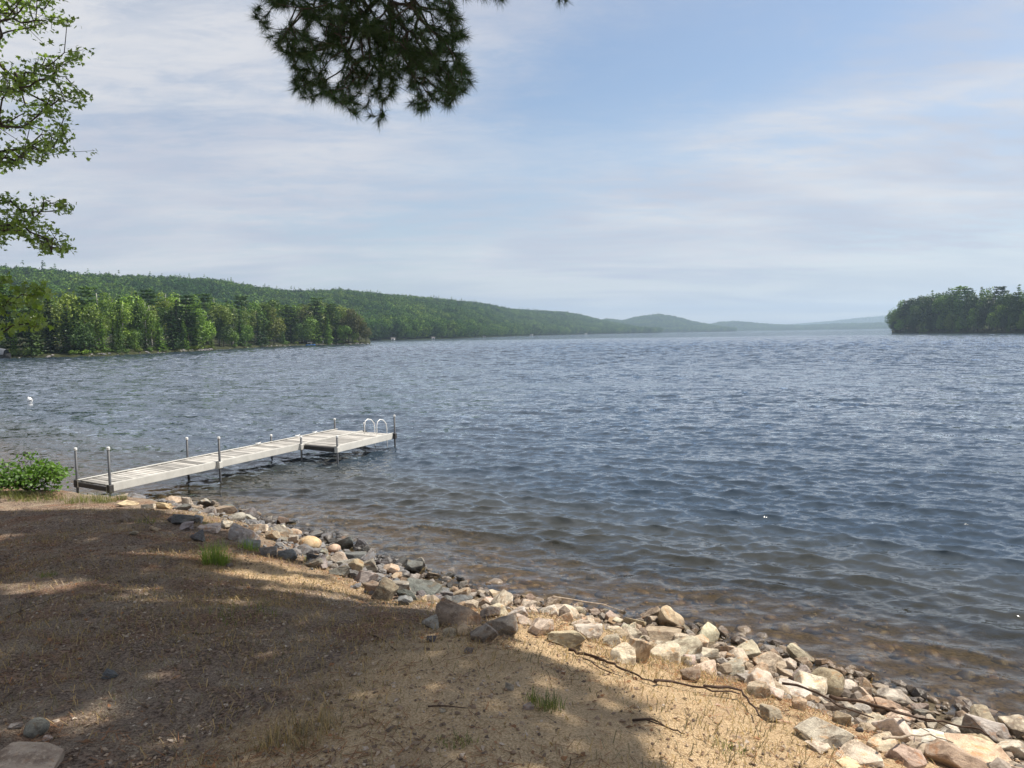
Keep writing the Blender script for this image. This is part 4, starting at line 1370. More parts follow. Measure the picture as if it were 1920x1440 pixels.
# stones one can pick out: column, row, width, height (photo pixels), tint, shape, label
HERO = [
    (1557, 1290, 70, 62, 'brown', 'r', 'large round brown boulder among the pale stones on the right'),
    (1492, 1296, 74, 42, 'pale', 's', 'long pale slab left of the round brown boulder'),
    (1425, 1296, 44, 38, 'tan', 'a', None), (1455, 1298, 34, 40, 'pink', 'a', None),
    (1444, 1241, 70, 42, 'cream', 'a', 'large cream stone right at the water left of the round brown boulder'),
    (1373, 1254, 46, 36, 'pale', 'a', None), (1318, 1228, 58, 34, 'cream', 'a', None), (1306, 1209, 52, 30, 'tan', 'a', None),
    (1423, 1264, 48, 36, 'orange', 'a', None), (1671, 1328, 56, 30, 'rust', 'a', 'rusty red angular stone by the glittering water'),
    (1625, 1324, 42, 44, 'yellow', 'a', None), (1680, 1308, 64, 36, 'pale', 's', None), (1593, 1331, 46, 34, 'cream', 'a', None), (1643, 1356, 56, 36, 'cream', 'a', None),
    (1693, 1371, 44, 34, 'pink', 'a', None), (1748, 1387, 84, 40, 'white', 's', 'large flat white speckled stone in the lower right'), (1734, 1342, 36, 28, 'slate', 'a', None),
    (1722, 1327, 34, 20, 'pale', 'a', None), (1836, 1412, 112, 52, 'orange', 's', 'large flat orange stone in the lower right corner'),
    (1796, 1428, 104, 60, 'rust', 'a', 'dark rust block under the orange slab at the bottom edge'),
    (1862, 1372, 92, 44, 'grey', 'a', 'large grey brown stone against the water near the right edge'), (1900, 1405, 56, 46, 'pale', 'a', None),
    (1548, 1374, 84, 64, 'pale', 's', 'largest pale grey slab of the right bank lying under the thin root'), (1611, 1415, 96, 40, 'pink', 's', None), (1703, 1427, 84, 40, 'tan', 'a', None),
    (1447, 1340, 50, 34, 'brown', 'a', None), (1298, 1268, 42, 30, 'brown', 'a', None), (1327, 1246, 28, 24, 'tan', 'a', None), (1827, 1385, 30, 22, 'yellow', 'a', None), (1803, 1366, 44, 30, 'pale', 'a', None),  # first stone here is added, its brown standing in for a shaded hollow
    (1502, 1272, 44, 36, 'grey', 'a', None), (1500, 1322, 28, 28, 'orange', 'a', None), (1783, 1372, 34, 26, 'white', 'a', None), (1652, 1397, 60, 34, 'cream', 'a', None), (1580, 1348, 36, 30, 'tan', 'a', None),
    (1061, 1157, 34, 24, 'tan', 'a', None), (1013, 1176, 48, 44, 'cream', 'a', 'tall cream stone left of the pale bleached stick'), (969, 1150, 46, 24, 'white', 'a', None), (931, 1146, 44, 30, 'cream', 'a', None),
    (1066, 1198, 76, 36, 'tan', 'a', None), (1106, 1190, 60, 40, 'pale', 'a', None), (1197, 1221, 44, 62, 'tan', 'a', 'tall tan stone standing above the long dark stick'), (1164, 1226, 50, 46, 'cream', 'a', None),
    (1247, 1198, 70, 34, 'tan', 'a', None), (1250, 1229, 62, 36, 'pink', 'a', None), (985, 1164, 34, 26, 'pink', 'a', None), (1145, 1205, 40, 30, 'grey', 'a', None), (1090, 1172, 40, 24, 'cream', 'a', None),
    (850, 1151, 86, 66, 'brown', 'a', 'big brown-grey boulder at the bend of the bank'), (908, 1190, 54, 46, 'grey', 'a', 'grey wedge stone right of the big brown-grey boulder'), (944, 1178, 62, 44, 'slate', 'a', None),
    (792, 1106, 72, 40, 'slate', 's', 'dark flat slab tilted to the water above the big boulder'), (719, 1110, 52, 44, 'brown', 'a', None), (747, 1104, 44, 38, 'grey', 'a', None), (870, 1183, 27, 28, 'orange', 'r', 'small round orange brown stone leaning on the big boulder'),
    (844, 1188, 32, 20, 'tan', 'r', None), (835, 1118, 32, 26, 'slate', 'a', None), (919, 1150, 38, 30, 'purple', 'a', None), (806, 1168, 32, 26, 'grey', 'a', None), (866, 1128, 44, 24, 'slate', 's', None), (760, 1126, 30, 24, 'blue', 'a', None),
    (349, 944, 22, 30, 'cream', 'a', 'upright cream stone at the waterline below the dock'), (308, 948, 30, 20, 'yellow', 'a', None), (243, 944, 38, 14, 'yellow', 's', None), (370, 953, 28, 16, 'brown', 'a', None), (278, 950, 24, 14, 'cream', 'a', None),
    (342, 974, 44, 26, 'slate', 'a', None), (367, 974, 26, 22, 'blue', 'a', None), (323, 974, 20, 18, 'slate', 'a', None), (349, 988, 36, 18, 'grey', 'a', None), (369, 1006, 26, 26, 'slate', 'a', None), (391, 991, 40, 22, 'cream', 'a', None),
    (450, 1001, 56, 44, 'grey', 'a', 'big grey slab stone right of the bright grass tuft'), (422, 984, 26, 18, 'cream', 'a', None), (291, 992, 18, 14, 'tan', 'a', None),
    (512, 1004, 34, 26, 'tan', 'a', None), (579, 1020, 46, 36, 'orange', 'r', 'orange brown stone standing in the water off the bank'), (541, 1041, 38, 26, 'blue', 'a', None), (503, 1036, 34, 26, 'blue', 'a', None), (572, 1034, 32, 22, 'white', 'a', None),
    (610, 1049, 30, 16, 'cream', 'a', None), (640, 1052, 40, 30, 'pink', 'a', None), (683, 1062, 52, 34, 'green', 'a', None), (681, 1084, 52, 34, 'grey', 'a', None), (734, 1068, 32, 28, 'tan', 'a', None), (704, 1106, 40, 36, 'brown', 'a', None),
    (638, 1072, 42, 22, 'grey', 'a', None), (588, 1058, 40, 24, 'green', 'a', None), (470, 1022, 34, 22, 'blue', 'a', None), (486, 990, 30, 20, 'cream', 'a', None), (547, 1012, 30, 20, 'pale', 'a', None),
]


def lay(px, py, w, h, tint, shp, label, **kw):
    p = on_ground(px, py + h * 0.30)
    D = p[1] / (cF[1])
    sw, sh = 0.93 * w * D / FPX, 0.93 * h * D / FPX
    rnd = shp == 'r'
    hz = sh * (0.80 if shp != 's' else 0.55)
    dep = (sw + sh) * (0.52 if shp != 's' else 0.75)
    # the stone's own z scale counts from its centre; it sits a third deep in its neighbours
    zc = max(gh(p[0], p[1]), -0.15) + hz * 0.30
    a = rgS.uniform(-0.5, 0.5) + (math.pi if rgS.uniform() < 0.5 else 0)
    dims = (sw * 1.06, dep, hz * 1.25)
    if w == 70 and rnd:                       # the big round boulder stands free of its neighbours
        zc += 0.05
    ROCKS.append((p[0], p[1], max(sw, dep) * (0.60 if rnd else 0.38)))
    return stone((p[0], p[1] + dep * 0.15, zc), dims, tint, a, label, rnd, 0.12, None, **kw)


for hrow in HERO:
    lay(*hrow)


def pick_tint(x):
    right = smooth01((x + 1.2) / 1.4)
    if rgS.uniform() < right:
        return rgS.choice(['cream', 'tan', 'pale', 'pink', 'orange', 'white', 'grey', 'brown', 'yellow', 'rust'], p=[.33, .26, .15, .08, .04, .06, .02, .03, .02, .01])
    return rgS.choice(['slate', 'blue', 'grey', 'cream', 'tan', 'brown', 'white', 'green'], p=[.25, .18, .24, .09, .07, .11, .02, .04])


n_fill, tries = 0, 0
segL = np.hypot(*np.diff(SHORE, axis=0).T)
while n_fill < 240 and tries < 60000:
    tries += 1
    frac = tries / 60000
    x = rgS.uniform(-8.2, 4.7)
    y = rgS.uniform(3.2, 16.0)
    s = float(shore_dist(np.array([x]), np.array([y]))[0])
    w = float(band_w(np.array([x]))[0])
    if s < -0.35 or s > w * 1.05:
        continue
    if x / y > 0.72 or (x < -6 and s > 0.8):
        continue
    if rgS.uniform() > (y / 9.0 if x > 0 else 0.8):
        continue
    r = np.interp(rgS.uniform() ** 1.7, [0, 1], [0.065, 0.20]) * (0.95 if x < -1.5 else 0.76) * (1.0 - 0.45 * min(1, frac * 4))
    if s > 0.85 * w:
        r *= 0.7
    r = max(r, 0.055)
    if any((x - a_[0]) ** 2 + (y - a_[1]) ** 2 < (0.74 * (r + a_[2])) ** 2 for a_ in ROCKS):
        continue
    ROCKS.append((x, y, r))
    e1, e2 = rgS.uniform(0.85, 1.35), rgS.uniform(0.5, 0.95)
    hz = 2 * r * e2
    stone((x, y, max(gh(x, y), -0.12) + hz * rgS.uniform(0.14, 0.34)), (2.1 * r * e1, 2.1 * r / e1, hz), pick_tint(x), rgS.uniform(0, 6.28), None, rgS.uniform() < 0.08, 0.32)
    n_fill += 1

# loose stones lying on the soil
for row in [(955, 1290, 19, 15, 'slate', 'a', 'small dark stone lying alone on the shaded sand'), (990, 1326, 22, 13, 'grey', 'a', 'grey stone beside the green weed on the sand'), (205, 1266, 34, 18, 'slate', 'a', 'dark stone chunk alone on the shaded soil'),
            (878, 1220, 22, 14, 'slate', 'a', 'small dark stone below the grey wedge stone'), (808, 1199, 20, 15, 'slate', 'a', 'dark stone on the soil left of the big boulder'), (430, 1060, 14, 8, 'grey', 'a', 'little grey stone in front of the bright grass tuft'),
            (66, 1366, 46, 40, 'green', 'r', 'smooth round pale green stone in the lower left corner'), (28, 1362, 28, 14, 'grey', 'a', 'small grey stone behind the slab in the lower left corner'),
            (88, 1386, 18, 12, 'pink', 'a', 'small pinkish pebble by the round pale green stone'), (36, 1425, 130, 70, 'tan', 's', 'large tan slab cut off by the lower left corner'), (4, 1426, 14, 22, 'green', 'r', 'pale mossy stone at the very lower left edge'),
            (830, 1335, 14, 8, 'grey', 'a', 'tiny grey stone on the shaded sand'), (250, 1000, 18, 12, 'brown', 'a', 'brown stone on the soil below the yellowish stones'), (232, 972, 26, 18, 'brown', 'a', 'brown stone at the grassy top of the bank'),
            (1540, 1400, 46, 16, 'cream', 's', 'flat cream stone half sunk in the sand at the bottom'), (1592, 1432, 50, 20, 'yellow', 's', 'flat yellowish stone at the bottom edge below the sand')]:
    lay(*row, group='loose stones on the soil')

# small stones that fill the gaps, and stones on the shallow bed
OCT = np.array([(1, 0, 0), (-1, 0, 0), (0, 1, 0), (0, -1, 0), (0, 0, 1), (0, 0, -1)], float)
OCTF = np.array([(0, 2, 4), (2, 1, 4), (1, 3, 4), (3, 0, 4), (2, 0, 5), (1, 2, 5), (3, 1, 5), (0, 3, 5)])
ico_bm = bmesh.new()
bmesh.ops.create_icosphere(ico_bm, subdivisions=2, radius=1)
ico_bm.verts.index_update()
ICO2 = np.array([v.co for v in ico_bm.verts])
ICO2F = np.array([[v.index for v in f.verts] for f in ico_bm.faces])
ico_bm.free()


def heap(name, n, xr, yr, cond, size, lift=0.0, seed=3, mat=None, ICO=ICO, ICOF=ICOF, jit=0.16, smooth=False):
    rg = np.random.default_rng(seed)
    X, Y = rg.uniform(*xr, n), rg.uniform(*yr, n)
    s = shore_dist(X, Y)
    w = band_w(X)
    k = cond(X, Y, s, w, rg)
    X, Y, s = X[k], Y[k], s[k]
    m_ = len(X)
    sz = size[0] * (size[1] / size[0]) ** (rg.uniform(size=m_) ** 2.0)
    Z = ground_h(X, Y, s) + sz * lift
    Vt = ICO[None] * (1 + rg.normal(0, jit, (m_, len(ICO), 3)))
    sc_ = np.stack([sz * rg.uniform(0.8, 1.4, m_), sz * rg.uniform(0.7, 1.1, m_), sz * rg.uniform(0.45, 0.8, m_)], -1)
    V = np.einsum('nki,nij->nkj', Vt * sc_[:, None, :], rot_frames(m_, 0.35, rg)) + np.stack([X, Y, Z], -1)[:, None, :]
    F = ICOF[None] + (np.arange(m_) * len(ICO))[:, None, None]
    return link(name, make_mesh(name, V.reshape(-1, 3), F.reshape(-1, 3), mat or M['stones'], smooth), kind='stuff')


heap('small_stones', 20000, (-8.6, 5.2), (2.6, 16.2), lambda X, Y, s, w, rg: (s > -0.5) & (s < w * (0.95 + 0.15 * rg.normal(size=len(X)))) & ((X > -6.3) | (s < 0.9)), (0.020, 0.085), 0.35, 4)
heap('bed_stones', 7000, (-9, 9), (3, 17), lambda X, Y, s, w, rg: (s < -0.2) & (s > -5.5) & (rg.uniform(size=len(X)) < np.exp(s / 3.0)), (0.04, 0.15), -0.1, 6, None, ICO2, ICO2F, 0.07, True)
heap('gravel', 90000, (-9.5, 4.5), (2.8, 13.0), lambda X, Y, s, w, rg: (s > w * 0.85) & (np.abs(X / Y) < 0.78) & (rg.uniform(size=len(X)) < np.clip(7.0 / Y, 0.25, 1) * (0.6 + 0.8 * vnoise(X * 1.3, Y * 1.3, 8))), (0.005, 0.018), 0.3, 5, M['gravel'], OCT, OCTF, 0.2)

# ------------------------------------------------------------------ branches, needles and leaves close by
def grow(points, root, bias=0.35):
    """join points into a branching tree that starts at root; returns parent index (-1 = root) and how much each point carries"""
    P = np.asarray(points, float)
    order = np.argsort(np.linalg.norm(P - root, axis=1))
    P = P[order]
    n = len(P)
    par = np.full(n, -1)
    plen = np.zeros(n)
    for i in range(n):
        d0 = np.linalg.norm(P[i] - root)
        best, bp_ = d0 * 1.0, -1
        if i:
            d = np.linalg.norm(P[:i] - P[i], axis=1)
            cost = d + bias * (plen[:i] + d - d0).clip(0)
            j = int(np.argmin(cost))
            if cost[j] < best:
                best, bp_ = cost[j], j
        par[i] = bp_
        plen[i] = (plen[bp_] + np.linalg.norm(P[i] - P[bp_])) if bp_ >= 0 else d0
    load = np.ones(n)
    for i in range(n - 1, -1, -1):
        if par[i] >= 0:
            load[par[i]] += load[i]
    return P, par, load


def twigs(P, par, load, root, r0, expo=0.5, rmax=0.05, sides=5, sag=0.0):
    mb = MB()
    for i in range(len(P)):
        a = P[par[i]] if par[i] >= 0 else np.asarray(root, float)
        b_ = P[i]
        r_b = min(rmax, r0 * load[i] ** expo)
        r_a = min(rmax, r0 * (load[par[i]] if par[i] >= 0 else load[i]) ** expo)
        r_a = min(r_a, r_b * 1.5)
        m_ = (a + b_) / 2 + np.array([0, 0, -sag * np.linalg.norm(b_ - a)])
        mb.tube([a, m_, b_], [r_a, (r_a + r_b) / 2, r_b], sides if load[i] > 6 else 3, False)
    return mb


def in_poly(x, y, poly):
    p = np.asarray(poly, float)
    c = np.zeros(np.shape(x), bool)
    for (x0, y0), (x1, y1) in zip(p, np.roll(p, -1, 0)):
        m_ = ((y0 > y) != (y1 > y)) & (x < (x1 - x0) * (y - y0) / (y1 - y0 + 1e-12) + x0)
        c ^= m_
    return c


# --- the big pine behind the camera: its lowest bough hangs into view, the rest shades the bank
PINE = np.array([3.3, -1.6])
pine = thing('pine_tree', 'dark long needled pine whose bough hangs into the top of the view', 'tree', (PINE[0], PINE[1], gh(*PINE)))
pine_org = np.array([PINE[0], PINE[1], gh(*PINE)])


def child_mesh(name, V, F, mat, parent, org, smooth=False, **props):
    return link(name, make_mesh(name, np.asarray(V) - org, F, mat, smooth), parent, **props)


def needle_tufts(P, dirs, per, length, width, rg, spread=0.9):
    """sprays of single needles round a shoot"""
    n = len(P)
    N = n * per
    base = np.repeat(P, per, 0)
    ax = np.repeat(dirs, per, 0)
    v = ax + rg.normal(0, spread, (N, 3))
    v /= np.linalg.norm(v, axis=1, keepdims=True)
    start = base - ax * rg.uniform(0, 0.07, (N, 1))
    L = rg.uniform(*length, N)
    side = np.cross(v, rg.normal(size=(N, 3)))
    side /= np.linalg.norm(side, axis=1, keepdims=True)
    w_ = rg.uniform(*width, N)[:, None] * 0.5
    tip = start + v * L[:, None] + np.array([0, 0, -1.0]) * (L * 0.10)[:, None]
    V = np.stack([start + side * w_, start - side * w_, tip], 1).reshape(-1, 3)
    return V, np.arange(N * 3).reshape(-1, 3)


rgP = np.random.default_rng(15)
OUT = [(462, -60), (468, 10), (486, 60), (520, 95), (548, 120), (552, 170), (575, 192), (612, 178), (640, 198), (668, 214), (690, 234), (722, 228), (742, 205), (790, 206), (838, 200), (866, 178), (890, 150), (894, 128), (872, 110), (862, 80), (884, 64), (872, 36), (852, 16), (842, -60)]
cand_x, cand_y = rgP.uniform(455, 900, 16000), rgP.uniform(-70, 240, 16000)
ok = in_poly(cand_x, cand_y, OUT)
# more open towards the lower left, dense in the middle right
dens = 0.24 + 0.76 * np.exp(-(((cand_x - 735) / 130) ** 2 + ((cand_y - 95) / 85) ** 2)) + 0.55 * vnoise(cand_x / 30, cand_y / 30, 3)
ok &= rgP.uniform(size=16000) < dens
cand_x, cand_y = cand_x[ok], cand_y[ok]
dep = 6.9 + 0.5 * rgP.normal(size=len(cand_x)) * 0.8 + (cand_y - 80) * 0.002
pts = np.array([at_y(a_, b_, c_) for a_, b_, c_ in zip(cand_x, cand_y, dep)])
sel = [0]
for i in range(1, len(pts)):
    if len(sel) >= 1250:
        break
    if np.min(np.linalg.norm(pts[sel] - pts[i], axis=1)) > 0.043:
        sel.append(i)
pts = pts[sel]
extra = np.array([at_y(a_, b_, c_) for a_, b_, c_ in zip(np.r_[rgP.uniform(868, 945, 26), rgP.uniform(1044, 1068, 7)], np.r_[rgP.uniform(-50, 10, 26), rgP.uniform(-40, 2, 7)], rgP.normal(6.9, 0.2, 33))])
pts = np.concatenate([pts, extra])
root = at_y(735, -260, 6.7)
P, par, load = grow(pts, root, 0.3)
tw = twigs(P, par, load, root, 0.0022, 0.44, 0.030, 5, 0.03)
child_mesh('branch', np.concatenate(tw.v), ([np.concatenate(tw.f4)] if tw.f4 else []), M['bark'], pine, pine_org, True)
dirs = P - np.where(par[:, None] >= 0, P[par], root)
dirs = dirs / (np.linalg.norm(dirs, axis=1, keepdims=True) + 1e-9) * 0.9 + np.array([0, 0, 0.15]) + rgP.normal(0, 0.2, P.shape)
tip = load <= 5
per = 80
nv, nf = needle_tufts(P[tip], dirs[tip], per, (0.07, 0.125), (0.0026, 0.0040), rgP, 0.75)
child_mesh('needles', nv, nf, M['needle'], pine, pine_org, kind='stuff')
mid = ~tip & (rgP.uniform(size=len(P)) < 0.6)
nv, nf = needle_tufts(P[mid], dirs[mid], 24, (0.06, 0.11), (0.0026, 0.0040), rgP, 0.9)
child_mesh('needles', nv, nf, M['needle'], pine, pine_org, kind='stuff')

# trunk and the limbs that carry the shading boughs
TR = [(PINE[0], PINE[1], pine_org[2] - 0.2), (PINE[0] + 0.05, PINE[1] + 0.1, 4.0), (PINE[0] - 0.05, PINE[1] + 0.25, 8.0), (PINE[0], PINE[1] + 0.3, 12.0), (PINE[0] + 0.1, PINE[1] + 0.3, 16.5)]
mb = MB().tube(TR, [0.32, 0.25, 0.21, 0.15, 0.05], 12)
V_ = np.concatenate(mb.v) - pine_org
link('trunk', make_mesh('trunk', V_, [np.concatenate(mb.f4), np.concatenate(mb.f3)], M['bark'], True), pine)
for (z0, end, r_) in ((6.9, root, 0.05), ):
    s0 = np.array([PINE[0], PINE[1] + 0.2, z0])
    e = np.asarray(end)
    mb = MB().tube([s0, s0 + (e - s0) * 0.35 + np.array([0, 0, 0.5]), s0 + (e - s0) * 0.7 + np.array([0, 0, 0.55]), e], [0.085, 0.07, 0.055, 0.034], 8)
    link('limb', make_mesh('limb', np.concatenate(mb.v) - pine_org, [np.concatenate(mb.f4), np.concatenate(mb.f3)], M['bark'], True), pine)

# boughs above and in front of the camera, out of the picture; they shade the bank
BX = np.array([(1.0, 1.6), (3.0, 0.90), (4.3, 0.62), (5.2, 0.18), (6.0, -0.38), (6.7, -0.86), (7.4, -1.30), (8.2, -1.75), (9.2, -2.6), (10.3, -3.7), (11.5, -5.0), (13.0, -6.4)])
n = 34000
gxs, gys = rgP.uniform(-11.5, 1.6, n), rgP.uniform(1.0, 12.5, n)
lim = np.interp(gys, BX[:, 0], BX[:, 1]) + 0.16 * fbm(gxs * 1.3, gys * 1.3, 2, 44)
ok = gxs < lim
# gaps that let flecks of sun through
fleck = fbm(gxs * 0.9 + 3, gys * 1.7, 3, 52)
ok &= ~((fleck > 0.72) & (gxs > -7) & ((gys > 6.6) | (gxs < -2.2)))
for cx, cy, rx, ry in ((-2.1, 8.05, 1.15, 0.20), (-1.75, 7.45, 0.75, 0.14), (-2.6, 8.75, 0.8, 0.16), (-4.0, 8.6, 0.5, 0.12)):
    ok &= ((gxs - cx) / (rx * 1.1)) ** 2 + ((gys - cy) / (ry * 1.5)) ** 2 > 1
gxs, gys = gxs[ok], gys[ok]
gz = ground_h(gxs, gys)
ts = np.array(to_sun)
CP, todo = [], np.stack([gxs, gys, gz], -1)
for z0, z1 in ((8.4, 12.0), (9.5, 14.0), (11.5, 16.0), (14.0, 18.0)):
    zz = rgP.uniform(z0, z1, len(todo))
    Q = todo + ts[None] * ((zz - todo[:, 2]) / ts[2])[:, None]
    rel = Q - np.array([0, 0, EYE])
    dz_ = np.maximum(rel @ cF, 0.05)
    qx, qy = 960 + FPX * (rel @ cR) / dz_, 720 - FPX * (rel @ cU) / dz_
    vis = (rel @ cF > 0.3) & (qx > -800) & (qx < 2700) & (qy > -170)
    CP.append(Q[~vis])
    todo = todo[vis]
CP = np.concatenate(CP)
CP = CP[rgP.permutation(len(CP))][:15000]
v = rgP.normal(size=(len(CP), 3)) + np.array([0, 0, 0.2])
nv, nf = needle_tufts(CP, v / np.linalg.norm(v, axis=1, keepdims=True), 16, (0.18, 0.32), (0.035, 0.06), rgP, 0.9)
child_mesh('needles', nv, nf, M['needle'], pine, pine_org, kind='stuff')
sel = rgP.choice(len(CP), min(600, len(CP)), replace=False)
rt = np.array([PINE[0], PINE[1] + 0.3, 11.0])
P, par, load = grow(CP[sel], rt, 0.4)
tw = twigs(P, par, load, rt, 0.006, 0.5, 0.10, 5)
child_mesh('branch', np.concatenate(tw.v), [np.concatenate(tw.f4)], M['bark'], pine, pine_org, True)

# --- maple at the left, trunk outside the frame
MAPLE_LEAF = np.array([(0, 0, 0), (0.16, 0.10, 0), (0.46, 0.06, -0.03), (0.30, 0.26, 0.02), (0.50, 0.52, -0.04), (0.22, 0.50, 0.02), (0.0, 1.0, -0.06), (-0.22, 0.50, 0.02), (-0.50, 0.52, -0.04), (-0.30, 0.26, 0.02), (-0.46, 0.06, -0.03), (-0.16, 0.10, 0)])
MAPLE_LEAF[:, 1] -= 0.1
MLF3 = np.array([(0, 1, 11), (1, 2, 3), (3, 4, 5), (5, 6, 7), (7, 8, 9), (9, 10, 11), (1, 3, 11), (11, 3, 9), (3, 5, 9), (9, 5, 7)])
OVAL = np.array([(0, 0, 0), (0.26, 0.28, 0.06), (0.28, 0.6, 0.03), (0, 1.0, -0.10), (-0.28, 0.6, 0.03), (-0.26, 0.28, 0.06)])
OVALF = np.array([(0, 1, 5), (1, 2, 5), (5, 2, 4), (2, 3, 4)])
rgM = np.random.default_rng(23)
mx, my = -11.2, 12.2
maple = thing('maple_tree', 'leafy maple at the left edge with sunlit sprays against the sky', 'tree', (mx, my, gh(mx, my)))
m_org = np.array([mx, my, gh(mx, my)])


def spray(poly, n_tw, Y0, dY, root, leaf, leaf_n, lsize, r0, ml, mlf, droop, mat, parent, org, seed, sep=0.06, rmax=0.05):
    rg = np.random.default_rng(seed)
    pl = np.array(poly, float)
    lo, hi = pl.min(0), pl.max(0)
    x, y = rg.uniform(lo[0], hi[0], n_tw * 14), rg.uniform(lo[1], hi[1], n_tw * 14)
    k = in_poly(x, y, poly)
    x, y = x[k], y[k]
    # leaf sprays lie in rough layers that fall off to the tip, with sky between
    lay_ = np.sin((y + 0.30 * x) / 11.0 + 1.5 * vnoise(x / 60, y / 60, seed))
    k = rg.uniform(size=len(x)) < np.clip(0.55 + 0.42 * lay_, 0.06, 1)
    x, y = x[k], y[k]
    Q = np.array([at_y(a_, b_, Y0 + dY * c_) for a_, b_, c_ in zip(x, y, rg.normal(size=len(x)))])
    s_ = [0]
    for i in range(1, len(Q)):
        if len(s_) >= n_tw:
            break
        if np.min(np.linalg.norm(Q[s_] - Q[i], axis=1)) > sep:
            s_.append(i)
    Q = Q[s_]
    P, par, load = grow(Q, root, 0.45)
    tw = twigs(P, par, load, root, r0, 0.5, rmax, 5, 0.02)
    child_mesh('branch', np.concatenate(tw.v), [np.concatenate(tw.f4)], M['bark'], parent, org, True)
    n_ = len(P) * leaf_n
    B = np.repeat(P, leaf_n, 0) + rg.normal(0, 0.055, (n_, 3)) * np.array([1.2, 1.2, 0.7])
    zv = rg.normal(0, 0.5, (n_, 3)) + np.array([0.25, -0.05, 1.0]) * droop
    v_, f_ = scatter(ml, mlf, B, frames_from(zv, rg.uniform(0, 6.28, n_)), rg.uniform(*lsize, n_))
    child_mesh('foliage', v_, f_, mat, parent, org, kind='stuff')


SPA = [(-160, -60), (118, -60), (112, -10), (130, 25), (122, 58), (60, 52), (20, 62), (-20, 95), (40, 118), (62, 82), (100, 76), (104, 98), (162, 92), (158, 108), (132, 122), (134, 150), (166, 172), (160, 200), (120, 236), (122, 262), (184, 280), (182, 288), (100, 290), (88, 308), (40, 312), (0, 326), (-160, 330)]
SPB = [(-150, 366), (0, 364), (85, 368), (132, 384), (124, 396), (60, 398), (78, 420), (126, 438), (130, 470), (90, 474), (40, 452), (0, 462), (-150, 450)]
SPC = [(-160, 515), (10, 522), (48, 528), (92, 545), (104, 572), (84, 590), (92, 606), (60, 620), (20, 612), (-10, 640), (-160, 640)]
spray(SPA, 850, 12.0, 0.8, np.array([mx + 0.2, my, 7.2]), None, 7, (0.05, 0.088), 0.0035, MAPLE_LEAF, MLF3, 0.6, M['maple'], maple, m_org, 61)
spray(SPB, 360, 12.0, 0.6, np.array([mx + 0.2, my, 5.1]), None, 7, (0.05, 0.088), 0.0035, MAPLE_LEAF, MLF3, 0.6, M['maple'], maple, m_org, 62)
spray(SPC, 210, 12.6, 0.5, np.array([mx + 0.1, my, 3.9]), None, 5, (0.08, 0.13), 0.0028, MAPLE_LEAF, MLF3, 0.3, M['maple'], maple, m_org, 63)
mb = MB().tube([(mx, my, m_org[2] - 0.2), (mx + 0.1, my, 3.5), (mx + 0.2, my, 7.0), (mx + 0.1, my, 11.0)], [0.24, 0.20, 0.14, 0.04], 10)
link('trunk', make_mesh('trunk', np.concatenate(mb.v) - m_org, [np.concatenate(mb.f4), np.concatenate(mb.f3)], M['bark'], True), maple)

# --- leafy shrub on the bank at the left
sp = on_ground(56, 922)
shr = thing('shrub', 'bright leafy green shrub on the bank left of the dock', 'shrub', sp)
SHP = [(-70, 925), (-60, 880), (-30, 868), (8, 872), (30, 856), (60, 849), (84, 858), (92, 876), (112, 872), (124, 888), (118, 905), (108, 918), (60, 920), (20, 912)]
spray(SHP, 330, sp[1], 0.30, sp + np.array([-0.1, 0, 0.05]), None, 7, (0.055, 0.095), 0.003, OVAL, OVALF, 0.7, M['shrub'], shr, sp, 64, 0.035, 0.02)


# ------------------------------------------------------------------ grass, weeds, sticks and litter
def blades(P, h, w, lean, rg, segs=2):
    """bent grass blades as two-segment strips"""
    n = len(P)
    a = rg.uniform(0, 6.28, n)
    d = np.stack([np.cos(a), np.sin(a), np.zeros(n)], -1)
    L = rg.uniform(*h, n)[:, None]
    le = rg.uniform(*lean, n)[:, None]
    side = np.stack([-np.sin(a), np.cos(a), np.zeros(n)], -1) * (rg.uniform(*w, n) * 0.5)[:, None]
    up = np.array([0, 0, 1.0])
    m_ = P + up * L * 0.6 * np.cos(le * 0.5) + d * L * 0.6 * np.sin(le * 0.5)
    t_ = m_ + up * L * 0.4 * np.cos(le * 1.5) + d * L * 0.4 * np.sin(le * 1.5)
    V = np.stack([P - side, P + side, m_ + side * 0.8, m_ - side * 0.8, t_], 1).reshape(-1, 3)
    o = (np.arange(n) * 5)[:, None]
    return V, [np.array([0, 1, 2, 3]) + o, np.array([3, 2, 4]) + o]


